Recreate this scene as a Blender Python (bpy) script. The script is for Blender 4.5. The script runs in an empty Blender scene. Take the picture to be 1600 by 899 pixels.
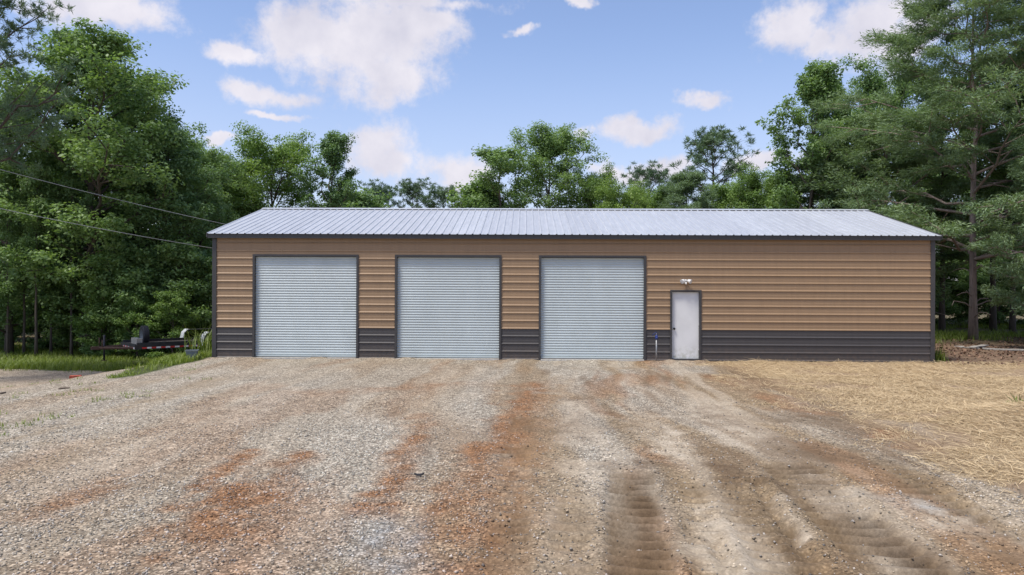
import bpy, math, random
import numpy as np
from mathutils import Matrix, Vector

random.seed(4)
RNG = np.random.default_rng(11)
scene = bpy.context.scene
COL = scene.collection

# ------------------------------------------------------------------ camera, sky, sun, exposure
CAM = np.array([-0.02, -21.95, 2.15])
YAW, ROLL, F = 0.0181, 0.0046, 1152.4
cam_d = bpy.data.cameras.new('camera')
cam = bpy.data.objects.new('camera', cam_d)
COL.objects.link(cam)
scene.camera = cam
cam_d.sensor_width = 36.0
cam_d.lens = F / 1600.0 * 36.0
cam_d.clip_start, cam_d.clip_end = 0.1, 3000.0
CAMM = Matrix.Rotation(YAW, 3, 'Z') @ Matrix.Rotation(math.pi / 2, 3, 'X') @ Matrix.Rotation(ROLL, 3, 'Z')
m4 = CAMM.to_4x4(); m4.translation = Vector(CAM)
cam.matrix_world = m4

SUN_EL, SUN_AZ = math.radians(64), math.radians(-128)      # azimuth clockwise from +Y
sun_dir = Vector((math.cos(SUN_EL) * math.sin(SUN_AZ), math.cos(SUN_EL) * math.cos(SUN_AZ), math.sin(SUN_EL)))
sd = bpy.data.lights.new('sun', 'SUN')
sd.energy, sd.angle, sd.color = 2.3, math.radians(14), (1.0, 0.95, 0.87)
so = bpy.data.objects.new('sun', sd); COL.objects.link(so)
so.rotation_euler = sun_dir.to_track_quat('Z', 'Y').to_euler()

scene.view_settings.view_transform = 'Standard'
scene.view_settings.look = 'None'
scene.view_settings.gamma = 1.0
scene.view_settings.exposure = 0.95
SKY_STRENGTH = 0.1


def ray(px, py):
    d = CAMM @ Vector(((px - 800.0) / F, -(py - 449.5) / F, -1.0))
    return np.array(d)


def at_y(px, py, Y):
    d = ray(px, py)
    return CAM + d * ((Y - CAM[1]) / d[1])


def at_z(px, py, Z=0.0):
    d = ray(px, py)
    return CAM + d * ((Z - CAM[2]) / d[2])


world = bpy.data.worlds.new('World')
scene.world = world
world.use_nodes = True


def build_world():
    nt = world.node_tree
    N, L = nt.nodes, nt.links
    N.clear()
    out = N.new('ShaderNodeOutputWorld')
    bg = N.new('ShaderNodeBackground'); bg.inputs['Strength'].default_value = SKY_STRENGTH
    L.new(bg.outputs[0], out.inputs[0])
    sky = N.new('ShaderNodeTexSky'); sky.sky_type = 'NISHITA'; sky.sun_disc = False
    sky.sun_elevation, sky.sun_rotation = SUN_EL, SUN_AZ
    sky.air_density, sky.dust_density, sky.ozone_density = 1.0, 0.7, 3.0
    tc = N.new('ShaderNodeTexCoord')
    sep = N.new('ShaderNodeSeparateXYZ'); L.new(tc.outputs['Generated'], sep.inputs[0])

    def math_n(op, a, b=None, c=None, clamp=False):
        n = N.new('ShaderNodeMath'); n.operation = op; n.use_clamp = clamp
        for i, v in enumerate((a, b, c)):
            if v is None: continue
            if isinstance(v, (int, float)): n.inputs[i].default_value = v
            else: L.new(v, n.inputs[i])
        return n.outputs[0]
    az = math_n('ARCTAN2', sep.outputs[0], sep.outputs[1])
    el = math_n('ARCSINE', sep.outputs[2])
    comb = N.new('ShaderNodeCombineXYZ'); L.new(az, comb.inputs[0]); L.new(el, comb.inputs[1])
    # domain warp for ragged cloud edges
    def noise(vec, scale, detail, rough=0.55, col=False):
        n = N.new('ShaderNodeTexNoise'); n.inputs['Scale'].default_value = scale
        n.inputs['Detail'].default_value = detail; n.inputs['Roughness'].default_value = rough
        L.new(vec, n.inputs['Vector'])
        return n.outputs['Color'] if col else n.outputs['Fac']

    def vm(op, a, b=None, c=None):
        n = N.new('ShaderNodeVectorMath'); n.operation = op
        for i, v in enumerate((a, b, c)):
            if v is None: continue
            if isinstance(v, tuple): n.inputs[i].default_value = v
            else: L.new(v, n.inputs[i])
        return n
    d3 = tc.outputs['Generated']
    w1 = vm('MULTIPLY_ADD', noise(d3, 9.0, 5, 0.6, True), (0.16, 0.09, 0.0), (-0.08, -0.045, 0.0)).outputs[0]
    p = vm('ADD', comb.outputs[0], w1).outputs[0]
    # clouds: (px, py, rx, ry) in the photograph turned into azimuth / elevation, then more of the same all round the sky
    blobs = []
    for (px, py, rx, ry) in [(560, 70, 130, 62), (600, 130, 75, 40), (480, 55, 80, 45), (360, 80, 45, 16), (410, 150, 50, 18), (640, 40, 70, 40),
                             (590, 235, 70, 42), (620, 265, 60, 25), (735, 275, 45, 32), (1000, 197, 50, 18), (935, 205, 14, 10),
                             (1010, 262, 55, 16), (1115, 153, 38, 13), (1235, 30, 55, 36), (1375, 50, 75, 52), (1270, 65, 28, 20), (1330, 75, 45, 22),
                             (150, 8, 85, 24), (895, 12, 24, 10), (820, 42, 24, 8), (620, 0, 120, 14), (345, 218, 28, 7), (430, 185, 30, 7), (1190, 250, 60, 14)]:
        d = ray(px, py); d /= np.linalg.norm(d)
        blobs.append((math.atan2(d[0], d[1]), math.asin(d[2]), 1.25 * rx / F, 1.22 * ry / F))
    rr = random.Random(7)
    for i in range(26):
        a = rr.uniform(0.75, 2 * math.pi - 0.75); a = a if a < math.pi else a - 2 * math.pi
        blobs.append((a, rr.uniform(0.1, 0.95), rr.uniform(0.06, 0.2), rr.uniform(0.03, 0.08)))
    for i in range(8):
        blobs.append((rr.uniform(-0.7, 0.7), rr.uniform(0.5, 1.1), rr.uniform(0.06, 0.16), rr.uniform(0.03, 0.07)))
    cur = None
    for (a, e, sx, sy) in blobs:
        n = vm('MULTIPLY_ADD', p, (1 / sx, 1 / sy, 0.0), (-a / sx, -e / sy, 0.0)).outputs[0]
        ln = vm('LENGTH', n).outputs['Value']
        cur = ln if cur is None else math_n('SMOOTH_MIN', cur, ln, 0.35)
    fb = noise(d3, 22.0, 9, 0.68)
    fb2 = noise(d3, 7.0, 4, 0.5)
    dens = math_n('SUBTRACT', math_n('ADD', math_n('MULTIPLY', fb, 1.5), math_n('MULTIPLY', fb2, 0.5)), cur)
    mr = N.new('ShaderNodeMapRange'); mr.interpolation_type = 'SMOOTHSTEP'
    mr.inputs['From Min'].default_value = -0.1; mr.inputs['From Max'].default_value = 0.6
    L.new(dens, mr.inputs['Value'])
    # thin veil towards the horizon
    veil = N.new('ShaderNodeMapRange'); veil.interpolation_type = 'SMOOTHSTEP'
    veil.inputs['From Min'].default_value = 0.36; veil.inputs['From Max'].default_value = 0.02
    veil.inputs['To Max'].default_value = 0.55
    L.new(el, veil.inputs['Value'])
    mixv = N.new('ShaderNodeMix'); mixv.data_type = 'RGBA'
    L.new(veil.outputs[0], mixv.inputs[0]); L.new(sky.outputs[0], mixv.inputs[6])
    tint = N.new('ShaderNodeMix'); tint.data_type = 'RGBA'; tint.blend_type = 'MULTIPLY'; tint.inputs[0].default_value = 1.0
    L.new(sky.outputs[0], tint.inputs[6]); tint.inputs[7].default_value = (1.10, 0.99, 1.01, 1)
    L.new(tint.outputs[2], mixv.inputs[6])
    mixv.inputs[7].default_value = (3.0, 3.2, 4.25, 1)
    ccol = N.new('ShaderNodeValToRGB')
    ccol.color_ramp.elements[0].position = 0.25; ccol.color_ramp.elements[0].color = (3.5, 3.4, 3.9, 1)
    ccol.color_ramp.elements[1].position = 0.72; ccol.color_ramp.elements[1].color = (5.0, 4.75, 4.95, 1)
    L.new(noise(d3, 15.0, 5, 0.55), ccol.inputs[0])
    mix = N.new('ShaderNodeMix'); mix.data_type = 'RGBA'
    cf = math_n('MULTIPLY', mr.outputs[0], 0.9)
    L.new(cf, mix.inputs[0]); L.new(mixv.outputs[2], mix.inputs[6]); L.new(ccol.outputs[0], mix.inputs[7])
    L.new(mix.outputs[2], bg.inputs['Color'])


build_world()

# ------------------------------------------------------------------ helpers
def tag(o, label=None, cat=None, group=None, kind=None):
    if label: o['label'] = label
    if cat: o['category'] = cat
    if group: o['group'] = group
    if kind: o['kind'] = kind
    return o


def empty(name, loc=(0, 0, 0), rz=0.0, parent=None):
    o = bpy.data.objects.new(name, None)
    COL.objects.link(o)
    o.location = loc; o.rotation_euler = (0, 0, rz)
    o.empty_display_size = 0.2
    if parent: o.parent = parent
    return o


def link(name, me, parent=None, loc=None):
    o = bpy.data.objects.new(name, me)
    COL.objects.link(o)
    if parent: o.parent = parent
    if loc is not None: o.location = loc
    return o


def np_mesh(name, V, Fq, mat, smooth=False, attrs=None):
    """V (n,3); Fq (m,k) faces all with k corners"""
    me = bpy.data.meshes.new(name)
    V = np.asarray(V, np.float32); Fq = np.asarray(Fq, np.int32)
    k = Fq.shape[1]
    me.vertices.add(len(V)); me.vertices.foreach_set('co', V.ravel())
    me.loops.add(Fq.size); me.loops.foreach_set('vertex_index', Fq.ravel())
    me.polygons.add(len(Fq))
    me.polygons.foreach_set('loop_start', np.arange(0, Fq.size, k, dtype=np.int32))
    me.polygons.foreach_set('loop_total', np.full(len(Fq), k, np.int32))
    if smooth: me.polygons.foreach_set('use_smooth', np.ones(len(Fq), bool))
    for an, (typ, data) in (attrs or {}).items():
        a = me.attributes.new(an, typ, 'POINT')
        a.data.foreach_set('color' if typ == 'FLOAT_COLOR' else 'value', np.asarray(data, np.float32).ravel())
    me.materials.append(mat)
    me.update(calc_edges=True)
    return me


class MB:
    def __init__(s): s.v = []; s.f = []; s.sm = []

    def add(s, vs, fs, smooth=False):
        b = len(s.v); s.v += [tuple(v) for v in vs]
        for f in fs: s.f.append(tuple(i + b for i in f)); s.sm.append(smooth)
        return s

    def box(s, x0, x1, y0, y1, z0, z1):
        return s.add([(x, y, z) for x in (x0, x1) for y in (y0, y1) for z in (z0, z1)],
                     [(0, 1, 3, 2), (4, 6, 7, 5), (0, 4, 5, 1), (2, 3, 7, 6), (0, 2, 6, 4), (1, 5, 7, 3)])

    def prism(s, prof, a, b, axis):
        """closed outline prof (list of 2-tuples) swept from a to b along axis 0/1/2"""
        n = len(prof); vs = []
        for t in (a, b):
            for (p, q) in prof:
                c = [p, q]; c.insert(axis, t); vs.append(c)
        fs = [(i, (i + 1) % n, n + (i + 1) % n, n + i) for i in range(n)]
        fs += [tuple(range(n))[::-1], tuple(range(n, 2 * n))]
        return s.add(vs, fs)

    def tube(s, pts, rad, n=8, cap=True, smooth=True):
        pts = [Vector(p) for p in pts]; b = len(s.v)
        rad = rad if isinstance(rad, (list, tuple)) else [rad] * len(pts)
        ref = Vector((0, 0, 1)); vs = []
        for i, p in enumerate(pts):
            t = (pts[min(i + 1, len(pts) - 1)] - pts[max(i - 1, 0)]).normalized()
            r = ref if abs(t.dot(ref)) < 0.95 else Vector((1, 0, 0))
            u = t.cross(r).normalized(); w = t.cross(u)
            for k in range(n):
                a = 2 * math.pi * k / n
                vs.append(p + (u * math.cos(a) + w * math.sin(a)) * rad[i])
        fs = [(i * n + k, i * n + (k + 1) % n, (i + 1) * n + (k + 1) % n, (i + 1) * n + k) for i in range(len(pts) - 1) for k in range(n)]
        s.add(vs, fs, smooth)
        if cap: s.add([], [])
        if cap:
            s.f.append(tuple(b + k for k in range(n))[::-1]); s.sm.append(False)
            e = b + (len(pts) - 1) * n
            s.f.append(tuple(e + k for k in range(n))); s.sm.append(False)
        return s

    def lathe(s, prof, n=20, axis='z', c=(0, 0, 0), smooth=True):
        """prof: (r, h) list; open ends are capped when r == 0"""
        vs = []
        for (r, h) in prof:
            for k in range(n):
                a = 2 * math.pi * k / n
                p = (r * math.cos(a), r * math.sin(a), h)
                if axis == 'y': p = (p[0], p[2], p[1])
                if axis == 'x': p = (p[2], p[0], p[1])
                vs.append((p[0] + c[0], p[1] + c[1], p[2] + c[2]))
        fs = [(i * n + k, i * n + (k + 1) % n, (i + 1) * n + (k + 1) % n, (i + 1) * n + k) for i in range(len(prof) - 1) for k in range(n)]
        return s.add(vs, fs, smooth)

    def mesh(s, name, mat):
        me = bpy.data.meshes.new(name)
        me.from_pydata(s.v, [], s.f)
        me.polygons.foreach_set('use_smooth', s.sm)
        me.materials.append(mat); me.update()
        return me

    def build(s, name, mat, parent=None, loc=None):
        return link(name, s.mesh(name, mat), parent, loc)


def sstep(a, b, x):
    t = np.clip((x - a) / (b - a), 0, 1)
    return t * t * (3 - 2 * t)


# value noise in numpy for terrain and stains
_T = np.random.default_rng(5).random((256, 256))


def vnoise(x, y, s):
    x = np.asarray(x) * s; y = np.asarray(y) * s
    xi = np.floor(x).astype(int); yi = np.floor(y).astype(int)
    fx = x - xi; fy = y - yi
    fx = fx * fx * (3 - 2 * fx); fy = fy * fy * (3 - 2 * fy)
    g = lambda i, j: _T[i & 255, j & 255]
    return (g(xi, yi) * (1 - fx) + g(xi + 1, yi) * fx) * (1 - fy) + (g(xi, yi + 1) * (1 - fx) + g(xi + 1, yi + 1) * fx) * fy


def fbm(x, y, s, o=4):
    r = 0; a = 0.5
    for i in range(o):
        r = r + a * vnoise(np.asarray(x) + 17.3 * i, np.asarray(y) - 9.1 * i, s * 2 ** i); a *= 0.5
    return r / (1 - 0.5 ** o)


# ------------------------------------------------------------------ materials
def new_mat(name):
    m = bpy.data.materials.new(name); m.use_nodes = True
    nt = m.node_tree
    return m, nt, nt.nodes, nt.links, nt.nodes['Principled BSDF']


def mixc(N, L, fac, a, b, blend='MIX'):
    n = N.new('ShaderNodeMix'); n.data_type = 'RGBA'; n.blend_type = blend
    for i, v in ((0, fac), (6, a), (7, b)):
        if isinstance(v, (int, float)): n.inputs[i].default_value = v
        elif isinstance(v, tuple): n.inputs[i].default_value = (*v[:3], 1)
        else: L.new(v, n.inputs[i])
    return n.outputs[2]


def nz(N, L, vec, scale, detail=4, rough=0.55):
    n = N.new('ShaderNodeTexNoise'); n.inputs['Scale'].default_value = scale
    n.inputs['Detail'].default_value = detail; n.inputs['Roughness'].default_value = rough
    if vec is not None: L.new(vec, n.inputs['Vector'])
    return n


def ramp(N, L, v, p0, p1, c0=(0, 0, 0), c1=(1, 1, 1)):
    r = N.new('ShaderNodeValToRGB'); e = r.color_ramp.elements
    e[0].position, e[1].position = p0, p1
    e[0].color, e[1].color = (*c0, 1), (*c1, 1)
    L.new(v, r.inputs[0]); return r.outputs[0]


def simple(name, col, rough=0.6, metal=0.0, var=0.15, scale=6.0, stretch=(1, 1, 1), bump=0.0, dirt=None):
    m, nt, N, L, b = new_mat(name)
    tc = N.new('ShaderNodeTexCoord'); mp = N.new('ShaderNodeMapping'); mp.inputs['Scale'].default_value = stretch
    geo = N.new('ShaderNodeNewGeometry')
    L.new(geo.outputs['Position'], mp.inputs['Vector'])
    n = nz(N, L, mp.outputs[0], scale, 5, 0.6)
    lo = tuple(c * (1 - var) for c in col); hi = tuple(min(1, c * (1 + var)) for c in col)
    c = ramp(N, L, n.outputs['Fac'], 0.3, 0.7, lo, hi)
    oi = N.new('ShaderNodeObjectInfo')
    c = mixc(N, L, 1.0, c, ramp(N, L, oi.outputs['Random'], 0, 1, (0.95, 0.95, 0.95), (1.04, 1.04, 1.04)), 'MULTIPLY')
    if dirt:
        n2 = nz(N, L, geo.outputs['Position'], 2.3, 6, 0.7)
        c = mixc(N, L, ramp(N, L, n2.outputs['Fac'], 0.52, 0.75), c, dirt)
    L.new(c, b.inputs['Base Color'])
    b.inputs['Roughness'].default_value = rough; b.inputs['Metallic'].default_value = metal
    if bump:
        bp = N.new('ShaderNodeBump'); bp.inputs['Strength'].default_value = bump; bp.inputs['Distance'].default_value = 0.01
        L.new(n.outputs['Fac'], bp.inputs['Height']); L.new(bp.outputs[0], b.inputs['Normal'])
    return m


def siding_mat(name, col, splash):
    """painted steel, rain streaks, red mud splashed on the foot of the wall"""
    m, nt, N, L, b = new_mat(name)
    geo = N.new('ShaderNodeNewGeometry')
    mp = N.new('ShaderNodeMapping'); mp.inputs['Scale'].default_value = (3.0, 3.0, 0.35); L.new(geo.outputs['Position'], mp.inputs['Vector'])
    n = nz(N, L, mp.outputs[0], 3.0, 6, 0.65)
    c = ramp(N, L, n.outputs['Fac'], 0.3, 0.72, tuple(x * 0.92 for x in col), tuple(x * 1.07 for x in col))
    oi = N.new('ShaderNodeObjectInfo')
    c = mixc(N, L, 1.0, c, ramp(N, L, oi.outputs['Random'], 0, 1, (0.95, 0.95, 0.95), (1.04, 1.04, 1.04)), 'MULTIPLY')
    sp = N.new('ShaderNodeSeparateXYZ'); L.new(geo.outputs['Position'], sp.inputs[0])
    n2 = nz(N, L, geo.outputs['Position'], 9.0, 6, 0.7)
    mr = N.new('ShaderNodeMapRange'); mr.inputs['From Min'].default_value = 0.55; mr.inputs['From Max'].default_value = 0.0
    mr.inputs['To Max'].default_value = splash; L.new(sp.outputs[2], mr.inputs['Value'])
    mu = N.new('ShaderNodeMath'); mu.operation = 'MULTIPLY'; L.new(mr.outputs[0], mu.inputs[0]); L.new(ramp(N, L, n2.outputs['Fac'], 0.35, 0.75), mu.inputs[1])
    c = mixc(N, L, mu.outputs[0], c, (0.22, 0.14, 0.08))
    # tiny pale scuffs
    n3 = nz(N, L, geo.outputs['Position'], 26.0, 2, 0.5)
    c = mixc(N, L, ramp(N, L, n3.outputs['Fac'], 0.745, 0.77), c, tuple(min(1, x * 1.6 + 0.05) for x in col))
    L.new(c, b.inputs['Base Color'])
    b.inputs['Roughness'].default_value = 0.58
    # oil-canning of thin sheet
    n4 = nz(N, L, geo.outputs['Position'], 1.7, 2, 0.5)
    bp = N.new('ShaderNodeBump'); bp.inputs['Strength'].default_value = 0.25; bp.inputs['Distance'].default_value = 0.02
    L.new(n4.outputs['Fac'], bp.inputs['Height']); L.new(bp.outputs[0], b.inputs['Normal'])
    return m


M = {}
M['tan'] = siding_mat('tan_siding', (0.29, 0.19, 0.108), 0.0)
M['char'] = siding_mat('charcoal_siding', (0.054, 0.05, 0.050), 0.35)
M['trim'] = simple('charcoal_trim', (0.043, 0.041, 0.041), 0.45)
M['core'] = simple('wall_lining', (0.12, 0.12, 0.12), 0.8)
M['curtain'] = simple('door_curtain_steel', (0.46, 0.515, 0.515), 0.42, 0.0, 0.06, 1.6, (1, 1, 0.4), dirt=(0.42, 0.47, 0.46))
M['concrete'] = simple('concrete', (0.42, 0.40, 0.36), 0.9, 0, 0.25, 9, bump=0.3)
M['rubber'] = simple('rubber', (0.022, 0.022, 0.024), 0.75, 0, 0.3, 14)
M['white_metal'] = simple('white_paint', (0.74, 0.74, 0.72), 0.4, 0, 0.08, 9)
M['fender_white'] = simple('weathered_white_paint', (0.68, 0.69, 0.68), 0.5, 0, 0.15, 9)
M['black_steel'] = simple('black_steel', (0.028, 0.029, 0.033), 0.5, 0.2, 0.3, 8, dirt=(0.07, 0.05, 0.035))
M['rust_steel'] = simple('rusty_steel', (0.10, 0.055, 0.035), 0.8, 0.1, 0.4, 14)
M['galv'] = simple('galvanised_pipe', (0.27, 0.275, 0.28), 0.45, 0.5, 0.2, 20)
M['blue'] = simple('blue_cast_iron', (0.01, 0.03, 0.17), 0.4, 0, 0.2, 20)
M['knob'] = simple('dark_bronze', (0.03, 0.027, 0.025), 0.3, 0.8)
M['glass'] = simple('lamp_glass', (0.75, 0.76, 0.76), 0.15)
M['tape_red'] = simple('reflective_red', (0.55, 0.035, 0.03), 0.35)
M['tape_white'] = simple('reflective_white', (0.8, 0.78, 0.76), 0.35)
M['toolbox'] = simple('grey_wood_board', (0.36, 0.34, 0.29), 0.8, 0, 0.2, 10)
M['deck'] = simple('deck_timber', (0.11, 0.09, 0.07), 0.85, 0, 0.35, 5, (1, 6, 1))
M['tub'] = simple('grey_plastic', (0.15, 0.17, 0.18), 0.55)
M['plank'] = simple('weathered_plank', (0.30, 0.28, 0.25), 0.9, 0, 0.35, 5, (1.0, 9, 9), bump=0.4)
M['brick'] = simple('red_clay', (0.33, 0.07, 0.04), 0.9, 0, 0.3, 20)
M['stick'] = simple('dead_wood', (0.15, 0.115, 0.085), 0.9, 0, 0.35, 20)
M['cable'] = simple('cable_sheath', (0.30, 0.31, 0.31), 0.6)


def roof_mat():
    m, nt, N, L, b = new_mat('galvalume_roof')
    geo = N.new('ShaderNodeNewGeometry')
    mp = N.new('ShaderNodeMapping'); mp.inputs['Scale'].default_value = (5, 0.7, 0.7); L.new(geo.outputs['Position'], mp.inputs['Vector'])
    n = nz(N, L, mp.outputs[0], 2.0, 6, 0.65)
    c = ramp(N, L, n.outputs['Fac'], 0.3, 0.7, (0.50, 0.51, 0.515), (0.62, 0.63, 0.635))
    oi = N.new('ShaderNodeObjectInfo')
    c = mixc(N, L, 1.0, c, ramp(N, L, oi.outputs['Random'], 0, 1, (0.93, 0.93, 0.94), (1.03, 1.03, 1.03)), 'MULTIPLY')
    n2 = nz(N, L, geo.outputs['Position'], 16, 3, 0.6)
    c = mixc(N, L, ramp(N, L, n2.outputs['Fac'], 0.68, 0.76), c, (0.33, 0.32, 0.31))
    L.new(c, b.inputs['Base Color'])
    b.inputs['Metallic'].default_value = 0.35; b.inputs['Roughness'].default_value = 0.38
    return m


M['roof'] = roof_mat()


def door_mat():
    """white steel door with green algae and dirt creeping up from the sill"""
    m, nt, N, L, b = new_mat('white_door_paint')
    geo = N.new('ShaderNodeNewGeometry'); sp = N.new('ShaderNodeSeparateXYZ'); L.new(geo.outputs['Position'], sp.inputs[0])
    n = nz(N, L, geo.outputs['Position'], 7, 6, 0.7)
    mr = N.new('ShaderNodeMapRange'); mr.inputs['From Min'].default_value = 0.5; mr.inputs['From Max'].default_value = 0.03
    L.new(sp.outputs[2], mr.inputs['Value'])
    mu = N.new('ShaderNodeMath'); mu.operation = 'MULTIPLY'; L.new(mr.outputs[0], mu.inputs[0]); L.new(ramp(N, L, n.outputs['Fac'], 0.45, 0.75), mu.inputs[1])
    base = ramp(N, L, nz(N, L, geo.outputs['Position'], 2.5, 5, 0.6).outputs['Fac'], 0.3, 0.7, (0.62, 0.62, 0.61), (0.70, 0.70, 0.69))
    c = mixc(N, L, mu.outputs[0], base, (0.24, 0.25, 0.13))
    L.new(c, b.inputs['Base Color']); b.inputs['Roughness'].default_value = 0.45
    return m


M['door'] = door_mat()


def leaf_mat(name, c0, c1, rough=0.5, trans=0.35):
    m, nt, N, L, b = new_mat(name)
    at = N.new('ShaderNodeAttribute'); at.attribute_name = 'lv'
    oi = N.new('ShaderNodeObjectInfo')
    c = ramp(N, L, at.outputs['Fac'], 0.0, 1.0, c0, c1)
    c = mixc(N, L, 1.0, c, ramp(N, L, oi.outputs['Random'], 0, 1, (0.85, 0.88, 0.9), (1.12, 1.08, 0.95)), 'MULTIPLY')
    L.new(c, b.inputs['Base Color']); b.inputs['Roughness'].default_value = rough
    b.inputs['Specular IOR Level'].default_value = 0.35
    tr = N.new('ShaderNodeBsdfTranslucent')
    L.new(mixc(N, L, 1.0, c, (1.2, 1.3, 0.6), 'MULTIPLY'), tr.inputs[0])
    mx = N.new('ShaderNodeMixShader'); mx.inputs[0].default_value = trans
    L.new(b.outputs[0], mx.inputs[1]); L.new(tr.outputs[0], mx.inputs[2])
    L.new(mx.outputs[0], N['Material Output'].inputs[0])
    return m


M['leaf_oak'] = leaf_mat('broad_leaf', (0.115, 0.20, 0.08), (0.235, 0.345, 0.135))
M['leaf_light'] = leaf_mat('light_green_leaf', (0.11, 0.20, 0.055), (0.26, 0.37, 0.11))
M['leaf_cedar'] = leaf_mat('cedar_spray', (0.125, 0.195, 0.105), (0.25, 0.34, 0.18), 0.6, 0.3)
M['leaf_pine'] = leaf_mat('pine_needles', (0.07, 0.13, 0.075), (0.17, 0.245, 0.14), 0.5, 0.25)
M['grass'] = leaf_mat('grass_blade', (0.085, 0.14, 0.018), (0.27, 0.33, 0.07), 0.5, 0.35)
M['bark'] = simple('bark', (0.085, 0.068, 0.055), 0.95, 0, 0.4, 12, (1, 1, 0.2), bump=0.8)
M['cedar_bark'] = simple('cedar_bark', (0.24, 0.185, 0.155), 0.95, 0, 0.4, 14, (1, 1, 0.12), bump=0.9)


def vcol_mat(name, rough=0.9, gain=1.0):
    m, nt, N, L, b = new_mat(name)
    at = N.new('ShaderNodeAttribute'); at.attribute_name = 'col'
    L.new(at.outputs['Color'], b.inputs['Base Color']); b.inputs['Roughness'].default_value = rough
    return m


M['stone'] = vcol_mat('gravel_stone', 0.85)
M['straw'] = vcol_mat('straw_stalk', 0.6)
M['litter'] = vcol_mat('leaf_litter', 0.8)


def ground_mat():
    m, nt, N, L, b = new_mat('ground_gravel_and_soil')
    geo = N.new('ShaderNodeNewGeometry'); P = geo.outputs['Position']
    ac = N.new('ShaderNodeAttribute'); ac.attribute_name = 'col'
    ag = N.new('ShaderNodeAttribute'); ag.attribute_name = 'gravel'
    v1 = N.new('ShaderNodeTexVoronoi'); v1.inputs['Scale'].default_value = 34; L.new(P, v1.inputs['Vector'])
    v2 = N.new('ShaderNodeTexVoronoi'); v2.inputs['Scale'].default_value = 11; L.new(P, v2.inputs['Vector'])
    sp = N.new('ShaderNodeSeparateColor'); L.new(v1.outputs['Color'], sp.inputs[0])
    sp2 = N.new('ShaderNodeSeparateColor'); L.new(v2.outputs['Color'], sp2.inputs[0])
    st = ramp(N, L, sp.outputs[0], 0.0, 1.0, (0.5, 0.48, 0.46), (1.6, 1.57, 1.55))
    st2 = ramp(N, L, sp2.outputs[1], 0.0, 1.0, (0.78, 0.76, 0.74), (1.22, 1.22, 1.22))
    gap = ramp(N, L, v1.outputs['Distance'], 0.30, 0.62, (1, 1, 1), (0.45, 0.42, 0.4))
    stone = mixc(N, L, 1.0, mixc(N, L, 1.0, st, st2, 'MULTIPLY'), gap, 'MULTIPLY')
    n1 = nz(N, L, P, 30, 9, 0.78); n2 = nz(N, L, P, 1.7, 6, 0.6)
    soil = mixc(N, L, 1.0, ramp(N, L, n1.outputs['Fac'], 0.3, 0.7, (0.62, 0.6, 0.58), (1.34, 1.34, 1.34)),
                ramp(N, L, n2.outputs['Fac'], 0.3, 0.7, (0.86, 0.86, 0.86), (1.13, 1.13, 1.13)), 'MULTIPLY')
    k = mixc(N, L, ag.outputs['Fac'], soil, stone)
    c = mixc(N, L, 1.0, ac.outputs['Color'], k, 'MULTIPLY')
    L.new(c, b.inputs['Base Color']); b.inputs['Roughness'].default_value = 0.95
    b.inputs['Specular IOR Level'].default_value = 0.2
    h = mixc(N, L, ag.outputs['Fac'], n1.outputs['Fac'], v1.outputs['Distance'])
    bp = N.new('ShaderNodeBump'); bp.invert = True; bp.inputs['Strength'].default_value = 0.6; bp.inputs['Distance'].default_value = 0.02
    L.new(h, bp.inputs['Height']); L.new(bp.outputs[0], b.inputs['Normal'])
    return m


M['ground'] = ground_mat()

# ------------------------------------------------------------------ ground: one sheet, stains and ruts in world coordinates
def seg_dist(x, y, pts):
    """distance to polyline and arc length along it"""
    best = np.full(np.shape(x), 1e9); arc = np.zeros(np.shape(x)); acc = 0.0
    for (a, b) in zip(pts[:-1], pts[1:]):
        dx, dy = b[0] - a[0], b[1] - a[1]; ln = math.hypot(dx, dy)
        t = np.clip(((x - a[0]) * dx + (y - a[1]) * dy) / (ln * ln), 0, 1)
        d = np.hypot(x - a[0] - t * dx, y - a[1] - t * dy)
        k = d < best
        best = np.where(k, d, best); arc = np.where(k, acc + t * ln, arc); acc += ln
    return best, arc, acc


def gp(*pp):
    return [tuple(at_z(px, py)[:2]) for (px, py) in pp]


# lug tracks of a tractor: photo points on the ground, half width, depth
TRACKS = [(gp((820, 640), (800, 740), (792, 890), (790, 960)), 0.20, 0.5), (gp((985, 725), (990, 800), (1003, 899), (1012, 960)), 0.26, 1.0),
          (gp((1215, 715), (1300, 790), (1425, 899), (1480, 960)), 0.34, 1.0), (gp((1140, 735), (1180, 800), (1245, 899), (1280, 960)), 0.30, 0.9),
          (gp((1370, 715), (1470, 790), (1600, 870)), 0.26, 0.6), (gp((1080, 740), (1120, 899)), 0.18, 0.5), (gp((900, 760), (890, 899)), 0.2, 0.35)]
RUTS = [gp((1180, 755), (1210, 800), (1265, 870)), gp((1460, 735), (1530, 785), (1620, 850)), gp((1115, 840), (1135, 880))]
EDGE = gp((1120, 566), (1190, 600), (1290, 640), (1400, 672), (1455, 715), (1520, 745), (1640, 790))   # where the straw starts


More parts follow.
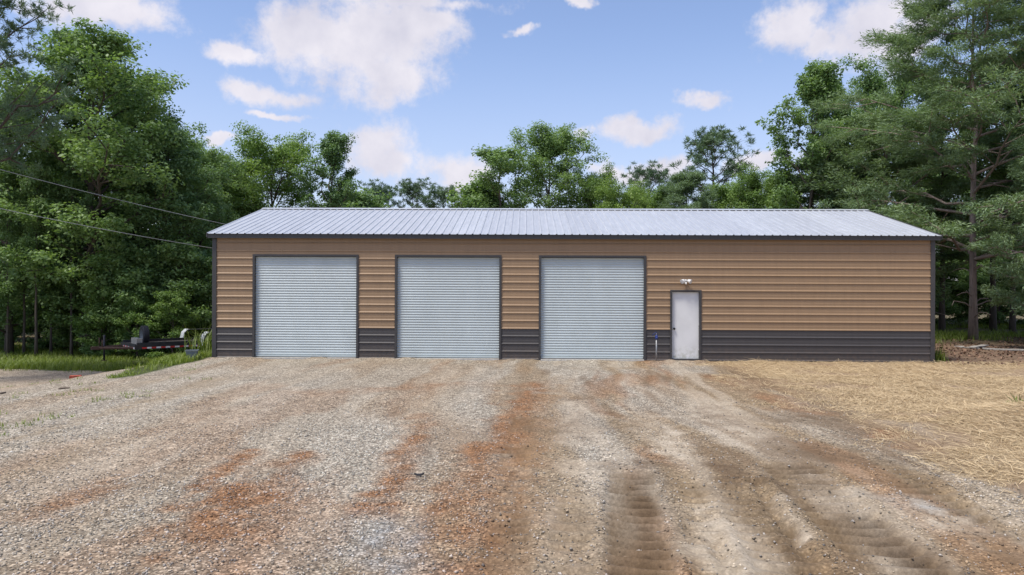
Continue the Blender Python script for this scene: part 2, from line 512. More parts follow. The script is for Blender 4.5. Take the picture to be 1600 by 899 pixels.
def terrain(x, y):
    x = np.asarray(x, float); y = np.asarray(y, float)
    z = -0.75 * sstep(-9.9, -13.5, x) * sstep(-9, 1, y)
    z = z - 0.12 * sstep(-6, -16, x) * sstep(-20, -10, y) * (1 - sstep(-9, 1, y))
    m = at_z(1600, 668)
    z = z + 0.34 * np.exp(-(((x - m[0] - 0.7) / 1.5) ** 2 + ((y - m[1]) / 1.3) ** 2))
    near = 1 - sstep(-1.2, -0.2, y) * sstep(-10.5, -9.6, x) * (1 - sstep(12.2, 13.2, x)) * (1 - sstep(9.3, 10.5, y))
    z = z + near * ((fbm(x, y, 0.45, 3) - 0.5) * 0.09 + (fbm(x + 50, y, 2.2, 3) - 0.5) * 0.028)
    z = z + (1 - near) * sstep(-1.0, -0.25, y) * sstep(0.35, 0.0, y) * 0.07 * np.clip(fbm(x, y, 1.6, 4) - 0.38, 0, 1) * 2
    far = sstep(25, 120, np.hypot(x, y))
    return z + far * (fbm(x, y, 0.02, 2) - 0.5) * 2.0 - 0.012


def relief(x, y):
    z = np.zeros(np.shape(x))
    for k, (pts, hw, dep) in enumerate(TRACKS):
        d, arc, tot = seg_dist(x, y, pts)
        m = (1 - sstep(hw * 0.75, hw * 1.1, d)) * sstep(0, 0.8, arc) * dep * (0.35 + 0.65 * sstep(0.35, 0.6, fbm(x * 1.3 + k * 9, y * 1.3, 1.0, 3)))
        wob = (fbm(x, y, 1.6, 2) - 0.5) * 0.2
        ph = ((arc + wob + 0.05 * np.abs(d) / hw) / 0.23) % 1.0
        z += m * (-0.015 - 0.13 * np.exp(-((ph - 0.5) / 0.16) ** 2) + 0.035 * np.exp(-((ph - 0.22) / 0.14) ** 2))
        z += m * (fbm(x, y, 9.0, 3) - 0.5) * 0.015
        z += 0.02 * dep * np.exp(-((d - hw * 1.2) / 0.07) ** 2) * sstep(0, 0.8, arc)
    for pts in RUTS:
        d, arc, tot = seg_dist(x, y, pts)
        z += -0.035 * np.exp(-(d / 0.05) ** 2) + 0.02 * np.exp(-((d - 0.12) / 0.06) ** 2)
    return z


def track_mask(x, y):
    m = np.zeros(np.shape(x))
    for k, (pts, hw, dep) in enumerate(TRACKS):
        d, arc, tot = seg_dist(x, y, pts)
        m = np.maximum(m, (1 - sstep(hw * 0.8, hw * 1.2, d)) * sstep(0, 0.8, arc) * min(1, dep + 0.2) * (0.35 + 0.65 * sstep(0.35, 0.6, fbm(x * 1.3 + k * 9, y * 1.3, 1.0, 3))))
    return m


def straw_side(x, y):
    """signed distance to the straw edge, positive inside the straw"""
    d, arc, tot = seg_dist(x, y, EDGE)
    ex = np.array([p[0] for p in EDGE]); ey = np.array([p[1] for p in EDGE])
    xb = np.interp(-y, -ey, ex, left=EDGE[0][0], right=EDGE[-1][0])
    return np.where(x > xb, d, -d)


GREY = np.array((0.44, 0.412, 0.342)); CLAY = np.array((0.29, 0.158, 0.078)); BROWN = np.array((0.285, 0.215, 0.13)); DUST = np.array((0.47, 0.405, 0.31))
DARK = np.array((0.125, 0.082, 0.046)); BLUE = np.array((0.33, 0.34, 0.33)); STRAWC = np.array((0.36, 0.265, 0.155)); SOIL = np.array((0.17, 0.115, 0.075)); GRASSC = np.array((0.07, 0.085, 0.03))
STAINS = [  # photo polyline, half width in metres, colour, amount
    (((470, 712), (400, 775), (330, 830)), 0.24, CLAY, 0.95), (((388, 703), (330, 745), (270, 790)), 0.20, CLAY, 0.8), (((405, 725), (330, 790), (240, 870)), 0.30, CLAY, 0.7),
    (((180, 742), (120, 775), (60, 800)), 0.28, CLAY, 0.55), (((470, 760), (400, 840), (360, 899)), 0.35, CLAY, 0.4),
    (((665, 648), (630, 710), (590, 800)), 0.22, CLAY, 0.75), (((650, 690), (610, 770)), 0.2, CLAY, 0.5), (((700, 780), (650, 899)), 0.3, CLAY, 0.35),
    (((835, 600), (815, 660), (790, 760), (770, 960)), 0.42, CLAY, 0.95), (((760, 700), (735, 800), (720, 899)), 0.3, CLAY, 0.5), (((870, 590), (850, 700), (850, 899)), 0.3, BROWN, 0.6),
    (((500, 612), (600, 606), (720, 600)), 0.5, CLAY, 0.4), (((330, 592), (180, 640), (0, 700)), 0.32, BROWN, 0.65), (((300, 580), (130, 625), (0, 660)), 0.22, BROWN, 0.5), (((360, 605), (200, 670), (40, 740)), 0.3, BROWN, 0.35),
    (((420, 600), (250, 680), (80, 760)), 0.35, DUST, 0.5), (((470, 605), (330, 670), (180, 740)), 0.3, DUST, 0.45),
    (((985, 730), (1003, 899), (1012, 960)), 0.34, DARK, 0.85), (((1220, 715), (1300, 790), (1425, 899), (1480, 960)), 0.46, DARK, 0.9), (((1140, 735), (1180, 800), (1245, 899)), 0.40, DARK, 0.8),
    (((1370, 715), (1470, 790), (1600, 870)), 0.34, DARK, 0.6), (((800, 740), (795, 960)), 0.22, DARK, 0.4), (((1080, 740), (1120, 899)), 0.2, BROWN, 0.6),
    (((1005, 650), (1035, 680), (1065, 712)), 0.28, DUST, 1.0), (((905, 625), (903, 650), (905, 690)), 0.30, DUST, 0.8), (((1075, 640), (1110, 660), (1150, 690)), 0.3, DUST, 0.7),
    (((1110, 625), (1170, 680), (1230, 740)), 0.35, DUST, 0.55), (((1095, 790), (1130, 850), (1170, 930)), 0.26, DUST, 0.9), (((905, 720), (880, 800), (860, 930)), 0.24, DUST, 0.6), (((935, 740), (950, 899)), 0.2, DUST, 0.5),
    (((1340, 770), (1400, 800), (1480, 830)), 0.4, DUST, 1.0), (((1530, 790), (1570, 815)), 0.3, DUST, 0.9), (((1220, 780), (1260, 840)), 0.1, DUST, 0.9), (((1270, 740), (1340, 775)), 0.2, DUST, 0.5),
    (((1220, 652), (1290, 658)), 0.45, DARK, 0.75), (((1215, 695), (1310, 715)), 0.4, DARK, 0.55), (((880, 668), (950, 665)), 0.5, DARK, 0.3), (((1060, 575), (1180, 585)), 0.6, DARK, 0.3),
    (((1130, 590), (1250, 640)), 0.5, CLAY, 0.35), (((1370, 672), (1440, 700)), 0.35, CLAY, 0.5), (((900, 575), (1000, 572)), 0.35, BROWN, 0.6),
    (((585, 835), (610, 880)), 0.4, BLUE, 0.9), (((1395, 780), (1420, 790)), 0.25, BLUE, 0.6),
]
STAINS = [(gp(*p), w, c, a) for (p, w, c, a) in STAINS]


def ground_state(x, y):
    """albedo (n,3) and gravel share at world points"""
    rt = sstep(-3.0, 1.5, x)
    n = fbm(x, y, 0.6, 5); n2 = fbm(x + 31, y * 0.7 + 7, 1.6, 4)
    xm = x + 0.9 * (fbm(y * 0.25, y * 0.0 + 3, 1.0, 2) - 0.5)          # wheel paths run to and from the doors
    s1 = fbm(xm, y * 0.12, 1.3, 4); s2 = fbm(xm + 40, y * 0.10, 2.4, 4); s3 = fbm(xm + 90, y * 0.16, 0.9, 4); s4 = fbm(xm + 140, y * 0.13, 2.0, 4)
    col = np.repeat(GREY[None], len(x), 0) * (0.82 + 0.36 * n2)[:, None]
    g = np.ones(len(x)) * 0.95

    def lay(c, m, dg=0.0):
        nonlocal col, g
        col = col * (1 - m[:, None]) + c * m[:, None]; g = g * (1 - dg * m)
    lay(BROWN, np.clip(0.08 + (0.22 + 0.55 * rt) * sstep(0.40, 0.62, s1) + 0.12 * sstep(-12, -16, y), 0, 0.9), 0.2)
    lay(BROWN * np.array((1.05, 0.9, 0.75)), (0.35 + 0.2 * rt) * sstep(0.52, 0.68, s3))
    lay(BROWN * np.array((0.98, 0.92, 0.8)), 0.55 * sstep(1.5, 4.0, x) * sstep(-4, -9, y) * (0.5 + 0.5 * n2), 0.35)
    lay(DUST, (0.25 + 0.35 * rt) * sstep(0.52, 0.68, s2), 0.5)
    lay(DARK * 1.25, (0.12 + 0.5 * rt) * sstep(0.54, 0.68, s4) * sstep(0.35, 0.6, n), 0.4)
    lay(CLAY, (0.3 + 0.2 * rt) * sstep(0.60, 0.72, fbm(xm + 200, y * 0.22, 1.1, 4)))
    for (pts, hw, c, a) in STAINS:
        d, arc, tot = seg_dist(x, y, pts)
        dd = d + (fbm(x * 1.0 + 3, y + 11, 2.6, 4) - 0.5) * hw * 2.4
        end = sstep(-0.2, 0.5, arc) * (1 - 0.0)
        mk = 0.88 * a * (1 - sstep(hw * 0.0, hw * 1.7, dd)) * (0.5 + 0.5 * sstep(0.36, 0.6, fbm(x + 60, y * 0.2, 4.5, 3))) * (0.55 + 0.45 * sstep(0.3, 0.62, fbm(x - 8, y, 5.0, 3)))
        mk = np.clip(mk * (1.5 if c is CLAY else 1.15), 0, 0.92)
        col = col * (1 - mk[:, None]) + c * mk[:, None]
        g = g * (1 - 0.55 * mk * (0.0 if c is BLUE or c is CLAY else 1.0))
    tm = track_mask(x, y)
    lay(DARK, tm * 0.72 * (0.45 + 0.55 * sstep(0.3, 0.55, fbm(x + 11, y * 0.5, 1.8, 4))))
    g = g * (1 - 0.9 * tm)
    # straw
    s = straw_side(x, y) + (fbm(x, y, 1.1, 4) - 0.5) * 2.4
    sm = 0.9 * sstep(-0.7, 1.1, s) * sstep(0.6, -0.4, y - 1.2 * sstep(12, 13, x))
    bare = sstep(0.50, 0.66, fbm(x + 4, y * 1.6, 0.8, 4))
    sc = STRAWC * (1 - 0.6 * bare[:, None]) + SOIL * 1.3 * 0.6 * bare[:, None]
    col = col * (1 - sm[:, None]) + sc * sm[:, None]; g = g * (1 - sm)
    # bare soil and leaf litter under the right-hand trees, forest floor behind
    wr = sstep(12.0, 12.8, x + (n - 0.5) * 1.5) * sstep(-1.2, 0.6, y + (n2 - 0.5) * 1.5)
    col = col * (1 - wr[:, None]) + SOIL * (0.8 + 0.5 * n2)[:, None] * wr[:, None]; g = g * (1 - wr)
    # grass on the left
    gl = left_grass(x, y)
    col = col * (1 - gl[:, None]) + GRASSC * gl[:, None]; g = g * (1 - gl)
    sand = sstep(-10.8, -12.5, x) * (1 - gl) * 0.8
    col = col * (1 - sand[:, None]) + DUST * (0.75 + 0.4 * n)[:, None] * sand[:, None]
    fr = sstep(6.5, 9.5, y + (n - 0.5) * 2) * (1 - sstep(-10, -9, x) * (1 - sstep(12.5, 13.5, x)))
    fg = SOIL * 0.55 + GRASSC * 0.5
    col = col * (1 - fr[:, None]) + fg * fr[:, None]; g = g * (1 - fr)
    return col, np.clip(g, 0, 1)


GA = gp((345, 560), (300, 571), (215, 585), (150, 594))


def left_grass(x, y):
    """cover 0..1 of the rough grass left of the building"""
    d, arc, tot = seg_dist(x, y, GA)
    ex = [p[0] for p in GA][::-1]; ey = [p[1] for p in GA][::-1]
    yb = np.interp(x, ex, ey, left=ey[0] + 8.0, right=99.0)
    yb = np.where(x < ex[0], ey[0] + 8.0 * sstep(ex[0] + 0.3, ex[0] - 2.0, x), yb)
    yb = np.where(x > -9.4, 99, yb)
    return sstep(-0.1, 0.5, y - yb + (fbm(x, y, 1.3, 4) - 0.5) * 1.6)


def axis(segs):
    out = [segs[0][0]]
    for (a, b, d) in segs:
        n = max(1, int(round((b - a) / d))); out += list(a + (b - a) * (np.arange(1, n + 1) / n))
    return np.array(out)


def build_ground():
    xs = axis([(-600, -120, 60), (-120, -40, 10), (-40, -20, 1.0), (-20, -9, 0.16), (-9, -1.2, 0.085), (-1.2, 6.2, 0.05), (6.2, 12, 0.085), (12, 24, 0.2), (24, 44, 1.0), (44, 120, 10), (120, 600, 60)])
    ys = axis([(-500, -60, 55), (-60, -22, 3), (-22, -17.5, 0.25), (-17.5, -12.8, 0.021), (-12.8, -10.5, 0.04), (-10.5, -6, 0.075), (-6, 1, 0.12), (1, 14, 0.3), (14, 44, 1.0), (44, 120, 8), (120, 900, 60)])
    X, Y = np.meshgrid(xs, ys); x = X.ravel(); y = Y.ravel()
    z = terrain(x, y)
    k = (y > -18) & (y < -4) & (x > -3) & (x < 12)
    z[k] += relief(x[k], y[k])
    col, g = ground_state(x, y)
    c4 = np.concatenate([np.clip(col, 0.01, 0.9), np.ones((len(x), 1))], 1)
    nx, ny = len(xs), len(ys)
    i = (np.arange(ny - 1)[:, None] * nx + np.arange(nx - 1)[None]).ravel()
    Fq = np.stack([i, i + 1, i + 1 + nx, i + nx], 1)
    me = np_mesh('ground', np.stack([x, y, z], 1), Fq, M['ground'], True, {'col': ('FLOAT_COLOR', c4), 'gravel': ('FLOAT', g)})
    return tag(link('ground', me), kind='structure', label='gravel yard with red clay stains and tractor tracks')


build_ground()


def gz(x, y):
    x = np.atleast_1d(np.asarray(x, float)); y = np.atleast_1d(np.asarray(y, float))
    return terrain(x, y) + relief(x, y)


# ------------------------------------------------------------------ the building
XL, LEN, DEP = -9.35, 21.336, 9.144
XR = XL + LEN
PITCH = 0.2286
WALL_H = 16 * PITCH
EAVE_Z, RIDGE_Z, OH = 3.72, 4.955, 0.165
DOORS = [(-8.12, -5.062), (-3.851, -0.793), (0.442, 3.50)]
DOOR_H = 3.05
wd0, wd1 = at_y(1049.5, 500, 0)[0], at_y(1093, 500, 0)[0]
WD = (wd0, wd1, at_y(1070, 456, 0)[2])

bld = empty('metal_garage', (XL + LEN / 2, DEP / 2, 0))
tag(bld, 'long tan metal garage with charcoal wainscot, three roll-up doors and pale metal roof', 'garage')
BO = Vector((XL + LEN / 2, DEP / 2, 0))


def bpart(mb, name, mat, parent=None):
    """geometry given in world coordinates, parented under the building or one of its parts"""
    o = mb.build(name, mat, parent or bld)
    if not parent:
        o.location = -BO
    return o


PROF = [(0.0, 0.0), (0.008, 0.021), (0.024, 0.021), (0.048, 0.0), (0.098, 0.0), (0.104, 0.002), (0.114, 0.002), (0.12, 0.0), (0.16, 0.0), (0.166, 0.002), (0.176, 0.002), (0.182, 0.0), (PITCH, 0.0)]


def strip_outline(zlo, zhi, row):
    """(depth, z) outline of one ribbed course, clipped to zlo..zhi"""
    zz = sorted({zlo, zhi} | {row * PITCH + t for t, _ in PROF if zlo < row * PITCH + t < zhi})
    T = [p[0] for p in PROF]; D = [p[1] for p in PROF]
    front = [(-float(np.interp(z - row * PITCH, T, D)), z) for z in zz]
    return front + [(0.026, zz[-1]), (0.026, zz[0])]


def front_wall():
    w = MB()
    ops = [(a, b, DOOR_H) for (a, b) in DOORS] + [WD]
    xs = XL
    for (a, b, h) in ops:
        w.box(xs, a, 0.03, 0.11, 0.0, WALL_H); w.box(a, b, 0.03, 0.11, h, WALL_H); xs = b
    w.box(xs, XR, 0.03, 0.11, 0.0, WALL_H)
    wall = bpart(w, 'wall', M['core'])
    for r in range(16):
        z0, z1 = r * PITCH, (r + 1) * PITCH
        mat = M['char'] if r < 4 else M['tan']
        cuts = [XL + 0.002]
        segs = []
        x = XL + 0.002
        for (a, b, h) in ops:
            if h <= z0 + 0.001: continue
            segs.append((x, a, z0, z1))
            if h < z1 - 0.01: segs.append((a, b, h, z1))
            x = b
        segs.append((x, XR - 0.002, z0, z1))
        for (a, b, lo, hi) in segs:
            m = MB().prism(strip_outline(lo, hi - 0.0008, r), a, b, 0)
            bpart(m, 'siding_strip', mat, wall)
    return wall


front_wall()


def side_walls():
    for (x, s) in ((XL, -1), (XR, 1)):
        w = MB().box(min(x, x - s * 0.08), max(x, x - s * 0.08), 0.112, DEP - 0.112, 0, WALL_H)
        a, b = x - s * 0.001, x - s * 0.07
        g = [(0.0, WALL_H + 0.001), (DEP, WALL_H + 0.001), (DEP / 2, RIDGE_Z - 0.09)]
        w.prism(g, min(a, b), max(a, b), 0)
        o = bpart(w, 'wall', M['tan'])
        for r in range(16):
            ol = [(x - s * d if True else 0, z) for (d, z) in strip_outline(r * PITCH, (r + 1) * PITCH - 0.0008, r)]
            m = MB()
            n = len(ol)
            vs = [(px + s * 0.027, y, z) for y in (0.03, DEP - 0.03) for (px, z) in ol]
            m.add(vs, [(i, (i + 1) % n, n + (i + 1) % n, n + i) for i in range(n)] + [tuple(range(n)), tuple(range(n, 2 * n))[::-1]])
            bpart(m, 'siding_strip', M['char'] if r < 4 else M['tan'], o)
    w = MB().box(XL + 0.001, XR - 0.001, DEP - 0.11, DEP - 0.001, 0, WALL_H)
    bpart(w, 'wall', M['tan'])


side_walls()


def corner_trims():
    for (x, s) in ((XL, 1), (XR, -1)):
        for y0, y1 in ((-0.03, 0.09), (DEP - 0.09, DEP + 0.03)):
            m = MB().box(min(x - s * 0.05, x + s * 0.075), max(x - s * 0.05, x + s * 0.075), y0, y1, 0.005, EAVE_Z - 0.02)
            bpart(m, 'corner_trim', M['trim'])
    # base trim along the foot of the front wall between openings
    xs = XL + 0.076
    for (a, b) in DOORS + [WD[:2]]:
        bpart(MB().box(xs, a - 0.062, -0.024, 0.02, 0.0, 0.022), 'base_trim', M['trim']); xs = b + 0.062
    bpart(MB().box(xs, XR - 0.076, -0.024, 0.02, 0.0, 0.022), 'base_trim', M['trim'])


corner_trims()


def roof():
    sl = math.atan2(RIDGE_Z - EAVE_Z, DEP / 2 + OH)
    run = DEP / 2 + OH
    x0, x1 = XL - OH, XR + OH
    deck = MB()
    for sgn in (1, -1):
        yc = DEP / 2
        ye = yc - sgn * (run - 0.012)
        v = [(x0 + 0.02, ye, EAVE_Z - 0.035), (x1 - 0.02, ye, EAVE_Z - 0.035), (x1 - 0.02, yc, RIDGE_Z - 0.035), (x0 + 0.02, yc, RIDGE_Z - 0.035)]
        v2 = [(a, b, c + 0.022) for (a, b, c) in v]
        deck.add(v + v2, [(0, 1, 2, 3), (4, 7, 6, 5), (0, 4, 5, 1), (1, 5, 6, 2), (2, 6, 7, 3), (3, 7, 4, 0)])
    d = bpart(deck, 'roof', M['trim'])
    n = 24; W = (x1 - x0) / n; p = W / 4
    prof = []
    for k in range(4):
        b = k * p
        prof += [(b, 0.0), (b + 0.018, 0.024), (b + 0.040, 0.024), (b + 0.058, 0.0), (b + 0.058 + (p - 0.058) * 0.36, 0.0), (b + 0.058 + (p - 0.058) * 0.40, 0.004), (b + 0.058 + (p - 0.058) * 0.46, 0.0)]
    prof.append((W - 0.0015, 0.0))
    for sgn in (1, -1):
        m = MB(); vs = []
        L_ = math.hypot(run, RIDGE_Z - EAVE_Z)
        for (q, base) in ((-0.03, 0), (L_, 0)):
            for (u, h) in prof:
                y = q * math.cos(sl) - h * math.sin(sl); z = q * math.sin(sl) + h * math.cos(sl)
                vs.append((u, sgn * y, z))
        k = len(prof)
        m.add(vs, [(i, i + 1, k + i + 1, k + i) for i in range(k - 1)])
        me = m.mesh('roof_panel', M['roof'])
        for i in range(n):
            o = link('roof_panel', me, d)
            o.location = (x0 + i * W, DEP / 2 - sgn * run, EAVE_Z)
    # ridge cap rests on the ribs, leaving dark slots between them
    c = MB(); w = 0.19
    t = math.tan(sl)
    zc = RIDGE_Z + 0.03
    ol = [(DEP / 2 - w, zc - w * t), (DEP / 2, zc), (DEP / 2 + w, zc - w * t), (DEP / 2 + w, zc - w * t + 0.006), (DEP / 2, zc + 0.014), (DEP / 2 - w, zc - w * t + 0.006)]
    c.prism(ol, x0 - 0.004, x1 + 0.004, 0)
    bpart(c, 'ridge_cap', M['roof'], d)
    for sgn in (1, -1):
        ye = DEP / 2 - sgn * run
        a, b = ye + sgn * 0.012, ye + sgn * 0.05
        bpart(MB().box(x0 + 0.02, x1 - 0.02, min(a, b), max(a, b), EAVE_Z - 0.135, EAVE_Z - 0.036), 'eave_trim', M['trim'], d)
        # soffit closes the overhang
        a, b = ye + sgn * 0.05, DEP / 2 - sgn * (DEP / 2 + 0.031)
        bpart(MB().box(x0 + 0.03, x1 - 0.03, min(a, b), max(a, b), EAVE_Z - 0.06, EAVE_Z - 0.05), 'soffit', M['trim'], d)
    for x in (x0, x1):
        for sgn in (1, -1):
            ye, yc = DEP / 2 - sgn * run, DEP / 2
            xa, xb = (x - 0.012, x + 0.016) if x == x0 else (x - 0.016, x + 0.012)
            v = []
            for xx in (xa, xb):
                v += [(xx, ye, EAVE_Z - 0.11), (xx, yc, RIDGE_Z - 0.11), (xx, yc, RIDGE_Z + 0.018), (xx, ye, EAVE_Z + 0.018)]
            bpart(MB().add(v, [(0, 1, 2, 3), (7, 6, 5, 4), (0, 4, 5, 1), (1, 5, 6, 2), (2, 6, 7, 3), (3, 7, 4, 0)]), 'rake_trim', M['trim'], d)


roof()


def roll_up_doors():
    names = ['roll-up door nearest the left corner', 'middle roll-up door', 'roll-up door beside the white walk door']
    for (a, b), nm in zip(DOORS, names):
        # curtain: slats of a curved corrugation, 76 mm pitch
        pitch = 0.0762; z0 = 0.10; n = int((DOOR_H - z0) / pitch)
        T = [(0.0, 0.0), (0.010, 0.010), (0.026, 0.015), (0.044, 0.012), (0.058, 0.002), (0.066, -0.002)]
        pts = []
        for i in range(n + 1):
            for (t, d) in T:
                z = z0 + i * pitch + t
                if z < DOOR_H - 0.01: pts.append((z, 0.075 - d))
        m = MB(); vs = [(x, y, z) for x in (a + 0.004, b - 0.004) for (z, y) in pts]; k = len(pts)
        m.add(vs, [(i, k + i, k + i + 1, i + 1) for i in range(k - 1)], True)
        m.box(a + 0.004, b - 0.004, 0.095, 0.105, z0, DOOR_H - 0.01)
        cur = bpart(m, 'roll_up_door', M['curtain']); cur['label'] = nm
        bpart(MB().box(a + 0.01, b - 0.01, 0.045, 0.09, 0.052, 0.098), 'bottom_bar', M['curtain'], cur)
        bpart(MB().box(a + 0.02, b - 0.02, 0.05, 0.085, 0.032, 0.05), 'weather_seal', M['rubber'], cur)
        t = 0.062
        bpart(MB().box(a - t, a + 0.003, -0.034, 0.10, 0.0, DOOR_H - 0.0005), 'door_trim', M['trim'], cur)
        bpart(MB().box(b - 0.003, b + t, -0.034, 0.10, 0.0, DOOR_H - 0.0005), 'door_trim', M['trim'], cur)
        bpart(MB().box(a - t, b + t, -0.034, 0.10, DOOR_H, DOOR_H + t), 'door_trim', M['trim'], cur)
        # concrete apron lip
        bpart(MB().box(a + 0.004, b - 0.004, -0.12, 0.10, -0.1, 0.03), 'door_sill', M['concrete'], cur)


roll_up_doors()


def walk_door():
    a, b, h = WD
    leaf = bpart(MB().box(a + 0.012, b - 0.012, 0.055, 0.095, 0.06, h - 0.012), 'walk_door', M['door'])
    leaf['label'] = 'plain white walk door with green stains at its foot'
    t = 0.05
    bpart(MB().box(a - t, a + 0.01, -0.034, 0.105, 0.0, h - 0.0005), 'door_frame', M['trim'], leaf)
    bpart(MB().box(b - 0.01, b + t, -0.034, 0.105, 0.0, h - 0.0005), 'door_frame', M['trim'], leaf)
    bpart(MB().box(a - t, b + t, -0.034, 0.105, h, h + t), 'door_frame', M['trim'], leaf)
    bpart(MB().box(a + 0.011, b - 0.011, -0.03, 0.10, -0.05, 0.055), 'threshold', M['trim'], leaf)
    kx, kz = a + 0.085, 0.95
    k = MB().lathe([(0.0, -0.008), (0.033, -0.008), (0.033, 0.0), (0.013, 0.002), (0.013, 0.03), (0.027, 0.04), (0.03, 0.055), (0.02, 0.068), (0.0, 0.07)], 16, 'z')
    k.v = [(kx + p[0], 0.055 - p[2], kz + p[1]) for p in k.v]
    bpart(k, 'knob', M['knob'], leaf)
    for z in (0.25, 1.0, 1.75):
        bpart(MB().tube([(b - 0.011, 0.048, z), (b - 0.011, 0.048, z + 0.1)], 0.008, 8), 'hinge', M['galv'], leaf)


walk_door()


def flood_light():
    p = at_y(1071, 441, -0.03)
    r = empty('flood_light', (p[0], -0.024, p[2] - 0.06))
    tag(r, 'white twin-head security flood light on the wall above the walk door', 'flood light')
    b = MB().lathe([(0, 0), (0.062, 0), (0.062, 0.018), (0.045, 0.032), (0, 0.034)], 20, 'z')
    b.v = [(x, -z, 0.075 + y) for (x, y, z) in b.v]
    b.build('back_plate', M['white_metal'], r)
    s = MB().lathe([(0, 0), (0.03, 0), (0.034, 0.03), (0.026, 0.055), (0, 0.06)], 14, 'z')
    s.v = [(x, -0.05 - z * 0.8, 0.02 + y) for (x, y, z) in s.v]
    s.build('motion_sensor', M['white_metal'], r)
    for sx in (-1, 1):
        MB().tube([(0, -0.03, 0.09), (sx * 0.04, -0.06, 0.115), (sx * 0.065, -0.075, 0.105)], 0.012, 8).build('arm', M['white_metal'], r)
        h = MB().lathe([(0, 0), (0.03, 0.0), (0.042, 0.03), (0.062, 0.095), (0.066, 0.11), (0.058, 0.108)], 18, 'z')
        mt = Vector((sx * 0.62, -0.6, -0.42)).to_track_quat('Z', 'Y').to_matrix()
        o = Vector((sx * 0.06, -0.07, 0.115))
        h.v = [tuple(o + mt @ Vector(v)) for v in h.v]
        head = h.build('lamp_head', M['white_metal'], r)
        g = MB().lathe([(0, 0.102), (0.058, 0.1)], 18, 'z'); g.v = [tuple(o + mt @ Vector(v)) for v in g.v]
        g.build('lens', M['glass'], head)


flood_light()


def yard_hydrant():
    p = at_z(1030, 568); x = p[0]; y = -0.32
    z = float(gz(x, y)[0])
    r = empty('yard_hydrant', (x, y, z))
    tag(r, 'frost-free yard hydrant with blue head and galvanised pipe left of the walk door', 'hydrant')
    MB().tube([(0, 0, -0.12), (0, 0, 0.64)], 0.021, 12).build('standpipe', M['galv'], r)
    h = MB().tube([(0, 0, 0.62), (0, 0, 0.65), (0, 0, 0.72), (0, 0, 0.76)], [0.03, 0.038, 0.036, 0.022], 14)
    h.tube([(0, -0.01, 0.69), (0, -0.07, 0.69), (0, -0.10, 0.655)], [0.024, 0.02, 0.02], 10)
    h.build('head', M['blue'], r)
    MB().tube([(0.012, 0, 0.74), (0.05, 0.0, 0.80), (-0.02, 0, 0.825), (-0.13, 0, 0.74)], 0.009, 8).build('lift_handle', M['blue'], r)
    MB().tube([(0, 0, 0.75), (0, 0, 0.80)], 0.008, 8).build('rod', M['galv'], r)


yard_hydrant()

